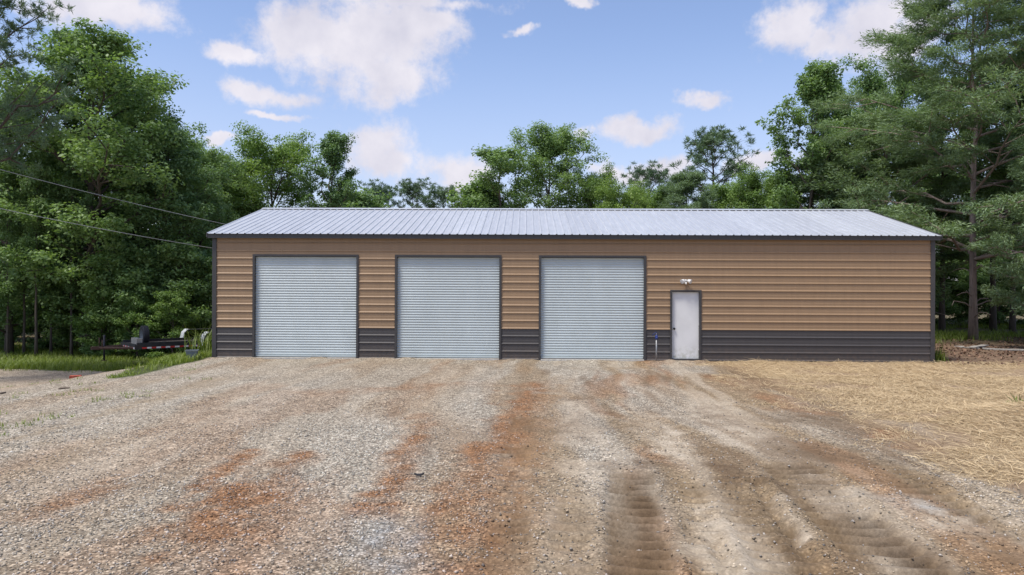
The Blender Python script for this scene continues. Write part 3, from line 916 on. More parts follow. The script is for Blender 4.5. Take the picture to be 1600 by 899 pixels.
# ------------------------------------------------------------------ trailer left of the building
def trailer():
    t = math.radians(42)
    Yd = CAM[1] + 26.2
    pf = at_y(311, 540, Yd)
    ang = math.pi + t
    c, s = math.cos(ang), math.sin(ang)
    u0, v0 = 0.72, 0.98
    ox, oy = pf[0] - (c * u0 - s * v0), pf[1] - (s * u0 + c * v0)
    zg = float(gz(ox, oy)[0])
    r = empty('flatbed_trailer', (ox, oy, zg), ang)
    tag(r, 'black flatbed trailer with spare tyre and white fenders parked in the grass', 'trailer')
    F0, R0, W, Z = 2.75, -1.0, 0.92, 0.50       # deck front, rear, half width, deck height
    for sv in (-1, 1):
        rail = MB().box(R0, F0, sv * W - 0.035, sv * W + 0.035, Z - 0.10, Z + 0.12).build('side_rail', M['black_steel'], r)
        k = 0; x = R0 + 0.1
        while x < F0 - 0.2:
            y0 = sv * (W + 0.0355)
            MB().box(x, x + 0.15, min(y0, y0 + sv * 0.002), max(y0, y0 + sv * 0.002), Z - 0.085, Z - 0.03).build('reflective_tape', M['tape_red'] if k % 2 == 0 else M['tape_white'], rail)
            x += 0.152; k += 1
    fr = MB().box(F0, F0 + 0.07, -W - 0.035, W + 0.035, Z - 0.10, Z + 0.05).build('front_rail', M['black_steel'], r)
    for k in range(10):
        y = -W + 0.05 + k * 0.18
        MB().box(F0 + 0.0705, F0 + 0.0725, y, y + 0.17, Z - 0.09, Z - 0.03).build('reflective_tape', M['tape_red'] if k % 2 == 0 else M['tape_white'], fr)
    MB().box(R0 - 0.07, R0, -W - 0.035, W + 0.035, Z - 0.12, Z + 0.02).build('rear_rail', M['black_steel'], r)
    for k in range(9):
        y = -W + 0.04 + k * 0.2
        MB().box(R0 + 0.002, F0 - 0.002, y, y + 0.188, Z - 0.01 + 0.003 * (k % 3), Z + 0.03 + 0.004 * (k % 2)).build('deck_board', M['deck'], r)
    for u in (-0.5, 0.4, 1.3, 2.2):
        MB().box(u, u + 0.05, -W + 0.036, W - 0.036, Z - 0.09, Z - 0.011).build('cross_member', M['black_steel'], r)
    for sv in (-1, 1):
        MB().tube([(F0 + 0.02, sv * 0.7, Z - 0.06), (F0 + 0.95, sv * 0.05, Z - 0.06)], 0.05, 6, smooth=False).build('tongue', M['rust_steel'], r)
    MB().box(F0 + 0.86, F0 + 1.2, -0.055, 0.055, Z - 0.11, Z + 0.0).build('coupler', M['rust_steel'], r)
    MB().tube([(F0 + 0.8, 0.0, 0.02), (F0 + 0.8, 0, Z + 0.38)], 0.032, 10).build('jack', M['black_steel'], r)
    MB().lathe([(0, 0), (0.09, 0), (0.09, 0.015), (0, 0.02)], 12, 'z', (F0 + 0.8, 0, 0.0)).build('jack_foot', M['rust_steel'], r)
    for (y, hh) in ((-0.25, 0.28), (0.2, 0.22)):
        MB().tube([(F0 + 0.9, y, Z - 0.03), (F0 + 0.9, y, Z + hh)], 0.018, 6).build('stake', M['rust_steel'], r)

    def wheel(par, cx, cy, cz, axis_, nm):
        R_, w = 0.34, 0.10
        prof = [(0.2, -w), (0.29, -w * 1.05), (0.335, -w * 0.9), (R_, -w * 0.6), (R_ * 0.985, -w * 0.2), (R_, 0), (R_ * 0.985, w * 0.2), (R_, w * 0.6), (0.335, w * 0.9), (0.29, w * 1.05), (0.2, w)]
        e = MB().lathe(prof, 28, axis_, (cx, cy, cz)).build(nm, M['rubber'], par)
        rim = [(0.0, -w * 0.3), (0.07, -w * 0.35), (0.10, -w * 0.1), (0.17, -w * 0.25), (0.2, -w), (0.2, w), (0.17, w * 0.25), (0.10, w * 0.1), (0.07, w * 0.35), (0.0, w * 0.3)]
        MB().lathe(rim, 20, axis_, (cx, cy, cz)).build('rim', M['tub'], e)
        return e
    for sv in (-1, 1):
        y = sv * (W + 0.18)
        wheel(r, 0.0, y, 0.34, 'y', 'wheel')
        # fender: flat top with sloping ends, white ends
        ol = [(-0.70, 0.42), (-0.62, 0.80), (-0.5, 0.92), (0.5, 0.92), (0.62, 0.80), (0.70, 0.42), (0.68, 0.42), (0.605, 0.79), (0.49, 0.90), (-0.49, 0.90), (-0.605, 0.79), (-0.68, 0.42)]
        ya, yb = sorted((sv * (W + 0.037), sv * (W + 0.40)))
        m = MB(); n = len(ol)
        m.add([(u, yy, z) for yy in (ya, yb) for (u, z) in ol], [(i, (i + 1) % n, n + (i + 1) % n, n + i) for i in range(n)] + [(i, i + 1, 10 - i, 11 - i) for i in range(5)] + [(n + 11 - i, n + 10 - i, n + i + 1, n + i) for i in range(5)])
        f = m.build('fender', M['black_steel'], r)
        sheet = MB().prism([(0.45, 0.9225), (0.505, 0.9225), (0.625, 0.802), (0.706, 0.40), (0.718, 0.40), (0.637, 0.81), (0.512, 0.934), (0.45, 0.934)], 0, 1, 1)
        sheet.v = [(a_, ya - 0.004 + (yb - ya + 0.008) * b_, c_) for (a_, b_, c_) in sheet.v]
        sheet.build('fender_end', M['fender_white'], f)
    MB().tube([(0, -W - 0.1, 0.34), (0, W + 0.1, 0.34)], 0.04, 8).build('axle', M['black_steel'], r)
    # spare wheel upright on the far front corner, light board beside it
    wheel(r, 2.15, -0.5, Z + 0.30, 'x', 'spare_wheel')
    MB().box(2.55, 2.72, 0.05, 0.80, Z + 0.06, Z + 0.26).build('headboard', M['toolbox'], r)
    MB().box(0.3, 0.9, 0.2, 0.7, Z + 0.035, Z + 0.08).build('ramp_plate', M['black_steel'], r)


trailer()


def tub():
    p = at_z(300, 562, 0.0)
    z = float(gz(p[0], p[1])[0])
    r = empty('plastic_tub', (p[0], p[1], z), 0.3)
    tag(r, 'small dark grey plastic tub standing in grass by the trailer', 'tub')
    m = MB()
    vs = []
    for (w, z) in ((0.13, 0), (0.155, 0.28), (0.145, 0.28), (0.12, 0.015)):
        vs += [(-w, -w, z), (w, -w, z), (w, w, z), (-w, w, z)]
    fs = [(3, 2, 1, 0)] + [(a * 4 + k, a * 4 + (k + 1) % 4, a * 4 + 4 + (k + 1) % 4, a * 4 + 4 + k) for a in range(3) for k in range(4)] + [(12, 13, 14, 15)]
    m.add(vs, fs).build('body', M['tub'], r)
    rim = MB()
    for (x0, x1, y0, y1) in ((-0.17, 0.17, -0.172, -0.152), (-0.17, 0.17, 0.152, 0.172), (-0.17, -0.152, -0.151, 0.151), (0.152, 0.17, -0.151, 0.151)):
        rim.box(x0, x1, y0, y1, 0.262, 0.288)
    rim.build('rim', M['tub'], r)


tub()

# ------------------------------------------------------------------ power lines
def cable(a, b, sag, label):
    pts = []
    for i in range(25):
        t = i / 24
        p = a * (1 - t) + b * t
        pts.append((p[0], p[1], p[2] - sag * 4 * t * (1 - t)))
    tag(MB().tube(pts, 0.0085, 6).build('power_line', M['cable']), label, 'cable', 'service lines to the garage')


def cables():
    e1 = np.array((XL - 0.06, 5.4, at_y(330, 366, 5.4)[2])); e2 = np.array((XL - 0.06, 4.2, at_y(330, 399, 4.2)[2]))
    a1 = at_y(0, 252, -0.5); a2 = at_y(0, 312, -2.0)
    for a, e, lab in ((a1, e1, 'upper of the two thin overhead lines crossing the left trees'), (a2, e2, 'lower, paler overhead line crossing the left trees to the garage')):
        far = e + (a - e) * 1.8
        cable(far, e, 0.25, lab)


cables()

# ------------------------------------------------------------------ trees
def unit(v):
    return v / np.maximum(np.linalg.norm(v, axis=-1, keepdims=True), 1e-9)


def leaf_cloud(name, P, Nn, size, aspect, lv, mat, rng, along=None):
    """one small pointed leaf (4 corners) per point"""
    n = len(P)
    r = unit(rng.normal(size=(n, 3))) if along is None else unit(along)
    Nn = unit(Nn)
    a = unit(r - (r * Nn).sum(1, keepdims=True) * Nn)
    b = np.cross(Nn, a)
    s = size[:, None]
    V = np.stack([P - a * s * 0.5, P + b * s * 0.5 * aspect + Nn * s * 0.06, P + a * s * 0.55, P - b * s * 0.5 * aspect + Nn * s * 0.06], 1).reshape(-1, 3)
    Fq = np.arange(n * 4).reshape(n, 4)
    return np_mesh(name, V, Fq, mat, False, {'lv': ('FLOAT', np.repeat(lv, 4))})


def grow(rng, H, prof, base, nl, rise, sub, trunk_r, lean=0.0, droop=0.0, wob=0.25):
    """skeleton: (trunk+limb tubes, list of clump centres with radius and branch direction). prof: (rel height, radius) list"""
    wood = MB(); clumps = []
    hs = np.linspace(0, 1, 9)
    tr = [Vector((lean * H * h * h + wob * (rng.random() - 0.5) * h, wob * (rng.random() - 0.5) * h, H * 0.9 * h)) for h in hs]
    tr[0] = Vector((0, 0, -0.25))
    rad = [trunk_r * (1.35 if i == 0 else 1) * (1 - 0.9 * h) + 0.012 for i, h in enumerate(hs)]
    wood.tube(tr, rad, 9)
    R = lambda h: np.interp(h, [p[0] for p in prof], [p[1] for p in prof])
    az = rng.random() * 6.28
    for i in range(nl):
        f = base + (0.97 - base) * ((i + 0.5 * rng.random()) / nl)
        az += 2.4 + rng.normal() * 0.35
        k = min(f / 0.9, 0.999) * 8; j = int(k)
        st = tr[j].lerp(tr[j + 1], k - j)
        ln = max(0.4, R(f) * (0.72 + 0.42 * rng.random()))
        up = rise[0] + (rise[1] - rise[0]) * f + rng.normal() * 0.12
        d = Vector((math.cos(az) * math.cos(up), math.sin(az) * math.cos(up), math.sin(up)))
        pts = [st]; side = Vector((-math.sin(az), math.cos(az), 0)) * rng.normal() * 0.12
        for q in range(1, 6):
            t = q / 5
            pts.append(st + d * ln * t + side * ln * t * t + Vector((0, 0, (0.10 - droop) * ln * t * t)) + Vector(rng.normal(size=3) * 0.03 * ln))
        r0 = min(rad[j] * 0.55, 0.014 + 0.017 * ln)
        wood.tube(pts, [r0 * (1 - 0.85 * q / 5) + 0.006 for q in range(6)], 5, cap=False)
        clumps.append((pts[5], 1.0, d)); clumps.append((pts[4], 0.9, d))
        for m in range(sub):
            t = 0.2 + 0.78 * (m + rng.random() * 0.7) / sub
            k2 = t * 5; j2 = min(int(k2), 4); s2 = pts[j2].lerp(pts[j2 + 1], k2 - j2)
            a2 = az + (1 if m % 2 else -1) * (0.6 + 0.6 * rng.random()); u2 = up * 0.6 + rng.normal() * 0.3 + 0.1 - droop * 0.5
            l2 = ln * (0.24 + 0.26 * rng.random()) * (1.15 - 0.4 * t)
            d2 = Vector((math.cos(a2) * math.cos(u2), math.sin(a2) * math.cos(u2), math.sin(u2)))
            e = s2 + d2 * l2
            wood.tube([s2, s2.lerp(e, 0.5) + Vector(rng.normal(size=3) * 0.03 * l2), e], [r0 * 0.4, r0 * 0.28, 0.005], 4, cap=False)
            clumps.append((e, 0.9, d2)); clumps.append((s2.lerp(e, 0.55), 0.7, d2))
    return wood, clumps


def broadleaf(name, seed, H, prof, base, nl, sub, n_leaf, size, crad, rise=(0.35, 1.05), trunk_r=0.17, mat='leaf_oak', lean=0.0, flat=0.62, droop=0.0, bark='bark', aspect=0.62):
    rng = np.random.default_rng(seed)
    wood, cl = grow(rng, H, prof, base, nl, rise, sub, trunk_r, lean, droop)
    C = np.array([tuple(c[0]) for c in cl]); S = np.array([c[1] for c in cl]) * (0.7 + 0.6 * rng.random(len(cl)))
    idx = rng.choice(len(C), n_leaf, p=S / S.sum())
    u = unit(rng.normal(size=(n_leaf, 3))) * (rng.random((n_leaf, 1)) ** 0.5)
    off = u * (crad * S[idx])[:, None] * np.array([1, 1, flat])
    P = C[idx] + off
    Nn = u * 0.7 + np.array([0, 0, 0.8]) + rng.normal(size=(n_leaf, 3)) * 0.55
    clv = rng.random(len(C))
    lv = np.clip(0.45 * clv[idx] + 0.4 * rng.random(n_leaf) + 0.18 * u[:, 2] + 0.08, 0, 1)
    sz = size * (0.6 + 0.8 * rng.random(n_leaf))
    crown = leaf_cloud(name + '_crown', P, Nn, sz, aspect, lv, M[mat], rng)
    return wood.mesh(name + '_trunk', M[bark]), crown, H


def cedar(name, seed, H, prof, base, nl, sub, n_leaf, size, crad, trunk_r, droop=0.12):
    rng = np.random.default_rng(seed)
    wood, cl = grow(rng, H, prof, base, nl, (0.12, 0.75), sub, trunk_r, 0.0, droop, 0.3)
    # dead bare twigs low on the trunk
    for i in range(10):
        a = rng.random() * 6.28; h = H * base * (0.25 + 0.8 * rng.random()); ln = 0.8 + 1.6 * rng.random()
        d = Vector((math.cos(a), math.sin(a), 0.15)); p = Vector((0, 0, h))
        pts = [p, p + d * ln * 0.4 + Vector((0, 0, 0.12)), p + d * ln * 0.75 + Vector(rng.normal(size=3) * 0.1), p + d * ln + Vector((0, 0, -0.15))]
        wood.tube(pts, [0.035, 0.026, 0.016, 0.006], 5, cap=False)
    C = np.array([tuple(c[0]) for c in cl]); D = unit(np.array([tuple(c[2]) for c in cl])); S = np.array([c[1] for c in cl]) * (0.7 + 0.6 * rng.random(len(cl)))
    idx = rng.choice(len(C), n_leaf, p=S / S.sum())
    u = unit(rng.normal(size=(n_leaf, 3))) * (rng.random((n_leaf, 1)) ** 0.55)
    d = D[idx]
    off = u * (crad * S[idx])[:, None] * np.array([1, 1, 0.5]) + d * (crad * S[idx] * 0.5 * (rng.random(n_leaf) - 0.4))[:, None]
    P = C[idx] + off
    al = d * 0.9 + u * 0.8 + rng.normal(size=(n_leaf, 3)) * 0.35 + np.array([0, 0, -0.1])
    Nn = np.array([0, 0, 0.9]) + rng.normal(size=(n_leaf, 3)) * 0.6
    lv = np.clip(0.5 * rng.random(len(C))[idx] + 0.4 * rng.random(n_leaf) + 0.2 * u[:, 2] + 0.05, 0, 1)
    crown = leaf_cloud(name + '_crown', P, Nn, size * (0.6 + 0.8 * rng.random(n_leaf)), 0.22, lv, M['leaf_cedar'], rng, al)
    return wood.mesh(name + '_trunk', M['cedar_bark']), crown, H


def pine(name, seed, H, prof, base, nl, sub, per, nlen, trunk_r, tufts=3):
    rng = np.random.default_rng(seed)
    wood, cl = grow(rng, H, prof, base, nl, (-0.05, 0.85), sub, trunk_r, 0.0, -0.05, 0.35)
    C = np.array([tuple(c[0]) for c in cl]); D = unit(np.array([tuple(c[2]) for c in cl]))
    C = np.repeat(C, tufts, 0); D = np.repeat(D, tufts, 0)
    C = C + rng.normal(size=C.shape) * np.array([0.28, 0.28, 0.2])
    n = len(C) * per
    idx = np.repeat(np.arange(len(C)), per)
    dr = unit(rng.normal(size=(n, 3)) + D[idx] * 0.6 + np.array([0, 0, 0.55]))
    ln = nlen * (0.7 + 0.5 * rng.random(n))
    P = C[idx] + dr * (ln * 0.5)[:, None]
    lv = np.clip(0.5 * rng.random(len(C))[idx] + 0.5 * rng.random(n), 0, 1)
    crown = leaf_cloud(name + '_crown', P, rng.normal(size=(n, 3)), ln, 0.11, lv, M['leaf_pine'], rng, dr)
    return wood.mesh(name + '_trunk', M['bark']), crown, H


ROUND = [(0.05, 2.4), (0.2, 3.7), (0.45, 4.5), (0.65, 4.1), (0.85, 2.8), (1.0, 1.0)]
OVAL = [(0.1, 0.6), (0.3, 2.4), (0.5, 2.9), (0.75, 2.3), (1.0, 0.7)]
PR = {
    'oak': broadleaf('broadleaf', 1, 12, ROUND, 0.08, 34, 7, 62000, 0.125, 0.66),
    'gum': broadleaf('broadleaf', 2, 12, [(0.1, 1), (0.2, 2.8), (0.4, 3.6), (0.6, 3.2), (0.8, 2.2), (1, 0.6)], 0.10, 36, 7, 60000, 0.125, 0.60),
    'light': broadleaf('light_broadleaf', 3, 11, ROUND, 0.08, 32, 7, 56000, 0.13, 0.72, mat='leaf_light'),
    'loose': broadleaf('loose_broadleaf', 4, 11, OVAL, 0.30, 18, 6, 20000, 0.125, 0.48, (0.7, 1.15), 0.13, 'leaf_oak', 0.05),
    'slim': broadleaf('slim_broadleaf', 5, 11, [(0.3, 0.5), (0.5, 1.7), (0.8, 1.6), (1, 0.5)], 0.36, 16, 5, 15000, 0.13, 0.58, (0.3, 1.0), 0.11),
    'bush': broadleaf('bush', 6, 4, [(0.0, 1.2), (0.3, 1.9), (0.7, 1.5), (1, 0.4)], 0.04, 20, 5, 16000, 0.11, 0.42, (0.2, 1.2), 0.05),
    'bush_light': broadleaf('light_bush', 8, 4, [(0.0, 1.1), (0.3, 1.6), (0.7, 1.3), (1, 0.3)], 0.04, 18, 5, 14000, 0.10, 0.40, (0.3, 1.2), 0.05, 'leaf_light'),
    'cedar': cedar('cedar', 9, 16.5, [(0.15, 4.5), (0.3, 6.2), (0.5, 5.8), (0.75, 4.2), (1.0, 1.2)], 0.20, 46, 9, 180000, 0.16, 0.62, 0.15, 0.24),
    'cedar_small': cedar('cedar', 10, 9, [(0.05, 2.2), (0.3, 2.9), (0.6, 2.2), (1.0, 0.4)], 0.10, 34, 7, 70000, 0.15, 0.5, 0.14, 0.02),
    'pine': pine('pine', 12, 14, [(0.5, 1.2), (0.62, 2.6), (0.8, 2.5), (1.0, 0.9)], 0.55, 24, 4, 34, 0.40, 0.17, 1),
    'pine_near': pine('pine', 13, 17, [(0.35, 3.6), (0.5, 5.0), (0.75, 3.8), (1.0, 1.0)], 0.36, 30, 7, 34, 0.27, 0.24, 3),
}
def crown_top(me):
    co = np.empty(len(me.vertices) * 3, np.float32); me.vertices.foreach_get('co', co)
    return float(np.percentile(co[2::3], 99.7))


PR = {k: (a, b, crown_top(b)) for k, (a, b, h) in PR.items()}
TREE_N = 0


def tree(kind, px, dist, ytop, label, group=None, name=None, cat='tree', wide=1.0, rz=None):
    """trunk foot at photo column px, dist metres in front of the camera; crown top at photo row ytop"""
    global TREE_N
    TREE_N += 1
    Y = CAM[1] + dist
    x = at_y(px, 450, Y)[0]
    zg = float(gz(x, Y)[0])
    top = at_y(px, ytop, Y)[2]
    tm, cm, H = PR[kind]
    s = (top - zg) / H
    nm = name or {'oak': 'broadleaf_tree', 'gum': 'broadleaf_tree', 'light': 'broadleaf_tree', 'loose': 'broadleaf_tree', 'slim': 'broadleaf_tree', 'bush': 'bush', 'bush_light': 'bush', 'cedar': 'cedar_tree', 'cedar_small': 'cedar_tree', 'pine': 'pine_tree', 'pine_near': 'pine_tree'}[kind]
    r = empty(nm, (x, Y, zg), (TREE_N * 2.4) % 6.28 if rz is None else rz)
    r.scale = (s * wide, s * wide, s)
    tag(r, label, cat, group)
    link('trunk', tm, r); link('crown', cm, r)
    return r


LW = 'trees of the left woods'
tree('gum', 140, 31, 52, 'tallest broadleaf tree of the left treeline with sky gaps in its crown', LW, wide=1.12)
tree('gum', 262, 33.5, 205, 'mid-height broadleaf tree stepping down toward the garage from the tall left tree', LW, wide=1.1)
tree('oak', 15, 31, 118, 'broadleaf tree at the left picture edge below the pine limbs', LW, wide=0.95)
tree('oak', 312, 38, 278, 'leafy tree rising just behind the left end of the garage', LW, wide=0.8)
tree('gum', 205, 36, 120, 'broadleaf tree right behind the tallest left tree', LW)
for i, (px, d) in enumerate(((12, 29.5), (38, 30.2), (57, 29.6), (80, 30.8), (112, 30.2))):
    tree('slim', px, d, 300 - 20 * (i % 3), ['leftmost of the dark slender trunks at the left woodland edge', 'second slender dark trunk from the left picture edge', 'middle one of five slender dark trunks in the left woods', 'fourth slender dark trunk from the left picture edge', 'slender dark trunk nearest the trailer tongue'][i], LW, wide=0.7)
for i, (px, d, yt, k) in enumerate(((20, 33, 400, 'bush'), (75, 33.5, 380, 'bush'), (130, 32, 400, 'bush'), (185, 30.5, 395, 'bush'), (235, 30.5, 420, 'bush'), (280, 31, 380, 'bush'), (318, 32, 400, 'bush'), (160, 30, 455, 'bush_light'), (215, 29.3, 462, 'bush_light'), (270, 29, 455, 'bush_light'))):
    tree(k, px, d, yt, ['dark bush at the far left under the trees', 'dark bush behind the slender left trunks', 'dark bush left of the spare tyre', 'tall dark bush above the trailer tongue', 'dark bush above the spare tyre', 'tall bush above the trailer fender', 'bush against the left end of the garage',
                         'bright low branches above the trailer tongue', 'bright low bush behind the spare tyre', 'bright low bush behind the trailer fenders'][i], 'understory bushes at left', cat='bush', wide=1.15)
for i, px in enumerate((-90, -30, 30, 95, 165, 235, 300, 345)):
    tree(('oak', 'gum')[i % 2], px, 42 + 3 * (i % 3), 215 + 30 * (i % 3), 'dark tree deep in the woods behind the left treeline', 'trees deep in the left woods')
for i, px in enumerate((-60, 0, 60, 120, 180, 240, 300, 340)):
    tree('bush', px, 37 + (i % 3), 395 + 10 * (i % 2), 'dark shrub deep under the left trees', 'shrubs deep in the left woods', cat='bush', wide=1.5)
tree('pine_near', -85, 22, -130, 'near pine whose dark needled limbs enter at the top left corner', 'pines', rz=0.4)

BG = 'trees behind the garage'
tree('light', 425, 47, 208, 'light green rounded tree behind the left half of the roof', BG, wide=1.0)
tree('loose', 510, 45, 208, 'loose open tree right of the light green tree behind the roof', BG, wide=0.95)
tree('light', 350, 50, 262, 'light green tree between the left woods and the garage roof', BG)
for i, (px, yt) in enumerate(((590, 284), (645, 279), (692, 288))):
    tree('pine', px, 62, yt, ['left of three distant pines above the roof', 'middle of three distant pines above the roof', 'right of three distant pines above the roof'][i], 'distant pines', wide=1.15)
tree('bush', 560, 52, 296, 'low tree top between the loose tree and distant pines', BG, cat='tree', name='broadleaf_tree')
tree('oak', 858, 47, 192, 'big rounded tree behind the middle of the roof', BG, wide=1.05)
tree('slim', 780, 44, 230, 'narrow pointed tree left of the big middle tree', BG, wide=1.25)
tree('bush', 755, 46, 288, 'low tree at the left foot of the big middle tree', BG, name='broadleaf_tree')
tree('light', 930, 46, 262, 'small light tree right of the big middle tree', BG, wide=0.7)
tree('pine', 1012, 62, 256, 'small round pine above the roof right of the big middle tree', 'distant pines', wide=1.2)
tree('pine', 1114, 56, 199, 'tall round-topped pine standing alone above the roof', 'distant pines', wide=1.3)
for i, (px, yt, k) in enumerate(((970, 285, 'light'), (1020, 292, 'light'), (1075, 272, 'cedar_small'), (1140, 284, 'light'), (1190, 262, 'light'), (1232, 276, 'cedar_small'))):
    tree(k, px, 43 + (i % 2) * 2, yt, ['light green tree top left of the small round pine', 'low light tree in front of the small round pine', 'grey-green cedar left below the tall pine', 'light green tree right below the tall pine', 'bright tree top left of the loose leaning tree', 'dark cedar at the foot of the loose leaning tree'][i], BG, wide=0.9)
tree('loose', 1262, 41, 104, 'tall open leafy tree with leaning stems behind the right of the roof', BG, wide=1.0)
tree('loose', 1300, 42, 118, 'open leafy tree just right of the leaning one', BG, wide=0.6)
tree('oak', 1385, 47, 98, 'dense broadleaf tree behind the large cedar', BG, wide=0.8)
tree('cedar_small', 1380, 38, 178, 'feathery grey-green cedar over the right end of the roof', 'cedars', wide=1.1)
tree('cedar_small', 1310, 41, 232, 'lower cedar above the right part of the roof', 'cedars', wide=1.1)
big = tree('cedar', 1521, 32, -70, 'large sprawling cedar with a pale bare trunk right of the garage', 'cedars', rz=0.9)
tree('cedar', 1700, 33, -40, 'cedar at the right picture edge', 'cedars')
for i, (px, d, yt) in enumerate(((1472, 38, 120), (1552, 39, 90), (1582, 37, 140), (1640, 40, 60))):
    tree('slim', px, d, yt, ['dark trunk in shade between the garage and the pale cedar trunk', 'dark trunk just right of the pale cedar trunk', 'second dark trunk right of the pale cedar trunk', 'dark trunk at the right picture edge'][i], 'trees of the right woods', wide=1.0)
for i, px in enumerate((1440, 1500, 1560, 1620, 1690)):
    tree(('gum', 'oak')[i % 2], px, 48 + 2 * (i % 2), 235 + 20 * (i % 3), 'dark tree deep in the woods behind the large cedar', 'trees deep in the right woods')
for i, px in enumerate((1440, 1475, 1515, 1560, 1605, 1650)):
    tree('bush', px, 43 + (i % 3), 395 + 12 * (i % 2), 'dark shrub deep in shade behind the cedar trunk', 'shrubs deep in the right woods', cat='bush', wide=1.5)
tree('cedar_small', 1650, 27, 190, 'young bright cedar at the right picture edge', 'cedars', wide=0.8)

# ------------------------------------------------------------------ small things on the ground
def plank(px0, py0, px1, py1, w, label, lift=0.0):
    a = at_z(px0, py0, 0.0); b = at_z(px1, py1, 0.0)
    L_ = math.hypot(b[0] - a[0], b[1] - a[1]); an = math.atan2(b[1] - a[1], b[0] - a[0])
    c = (a + b) / 2
    z = max(float(gz(*(a[:2]))[0]), float(gz(*(c[:2]))[0]), float(gz(*(b[:2]))[0]))
    m = MB(); n = 8; vs = []
    for i in range(n + 1):
        x = -L_ / 2 + L_ * i / n; wz = 0.008 * math.sin(i * 1.3 + px0)
        vs += [(x, -w / 2, wz), (x, w / 2, wz), (x, w / 2, 0.04 + wz), (x, -w / 2, 0.04 + wz)]
    fs = [(4 * i + k, 4 * i + (k + 1) % 4, 4 * i + 4 + (k + 1) % 4, 4 * i + 4 + k) for i in range(n) for k in range(4)] + [(3, 2, 1, 0), (4 * n, 4 * n + 1, 4 * n + 2, 4 * n + 3)]
    o = m.add(vs, fs).build('plank', M['plank'])
    o.location = (c[0], c[1], z + lift); o.rotation_euler = (0, 0, an)
    tag(o, label, 'plank', 'old boards on the ground')


plank(1496, 542, 1526, 545, 0.30, 'short grey board nearest the garage below the cedar')
plank(1519, 545, 1540, 542, 0.22, 'small dark board lying across the grey planks', 0.045)
plank(1535, 545, 1640, 549, 0.30, 'long grey board running out of the right picture edge')


def debris():
    p = at_z(655, 746); z = float(gz(p[0], p[1])[0])
    m = MB(); vs = []; n = 7
    for i in range(n):
        x = -0.055 + 0.11 * i / (n - 1); h = 0.004 + 0.016 * (abs(i - 3) / 3) ** 2; w = 0.022 * (1 - 0.5 * (abs(i - 3) / 3) ** 2)
        vs += [(x, -w, h), (x, w, h), (x, w * 0.8, h + 0.018), (x, -w * 0.8, h + 0.018)]
    fs = [(4 * i + k, 4 * i + (k + 1) % 4, 4 * i + 4 + (k + 1) % 4, 4 * i + 4 + k) for i in range(n - 1) for k in range(4)] + [(3, 2, 1, 0), (4 * n - 4, 4 * n - 3, 4 * n - 2, 4 * n - 1)]
    o = m.add(vs, fs).build('rubber_scrap', M['rubber']); o.location = (p[0], p[1], z + 0.012); o.rotation_euler = (0, 0, 0.15)
    tag(o, 'small curved black rubber scrap lying alone on the gravel', 'scrap')
    p = at_z(118, 589, -0.2); z = float(gz(p[0], p[1])[0])
    o = MB().box(-0.13, 0.13, -0.06, 0.06, -0.01, 0.075).build('brick', M['brick']); o.location = (p[0], p[1], z); o.rotation_euler = (0.06, 0.0, 0.35)
    tag(o, 'broken red brick lying on the pale sand at left', 'brick')
    for k, (x0, y0, x1, y1, lab) in enumerate(((45, 588, 62, 585, 'short dead stick on the sandy patch left of the red brick'), (0, 620, 12, 617, 'dead stick at the left picture edge on the gravel'), (92, 613, 112, 611, 'thin dead twig on the pale gravel below the red brick'))):
        a = at_z(x0, y0, -0.1); b = at_z(x1, y1, -0.1)
        pts = []
        for t in (0, 0.35, 0.7, 1):
            q = a * (1 - t) + b * t + np.array([0, 0.05 * math.sin(5 * t), 0]); pts.append((q[0], q[1], float(gz(q[0], q[1])[0]) + 0.015))
        tag(MB().tube(pts, [0.022, 0.02, 0.016, 0.008], 6).build('stick', M['stick']), lab, 'stick', 'dead sticks on the left ground')


debris()


def blades(name, P, H, lean, wid, mat, rng, lab=None, attr='lv', col=None):
    """curved grass blades: 5 points each (2 quads worth as 1 quad + 1 tri folded into quads)"""
    n = len(P)
    a = rng.random(n) * 6.283
    d = np.stack([np.cos(a), np.sin(a), np.zeros(n)], 1); s = np.stack([-np.sin(a), np.cos(a), np.zeros(n)], 1)
    up = np.array([0, 0, 1.0])
    p0 = P; p1 = P + up * (H * 0.55)[:, None] + d * (H * lean * 0.25)[:, None]; p2 = P + up * (H * (1 - 0.25 * lean))[:, None] + d * (H * lean * 0.85)[:, None]
    w = wid[:, None] if hasattr(wid, '__len__') else wid
    V = np.stack([p0 - s * w, p0 + s * w, p1 + s * w * 0.8, p1 - s * w * 0.8, p2 + s * w * 0.1, p2 - s * w * 0.1], 1).reshape(-1, 3)
    b = np.arange(n)[:, None] * 6
    Fq = np.concatenate([b + np.array([[0, 1, 2, 3]]), b + np.array([[3, 2, 4, 5]])], 0)
    return np_mesh(name, V, Fq, mat, False, {'lv': ('FLOAT', np.repeat(rng.random(n) * 0.8 + 0.2 * rng.random(n), 6))})


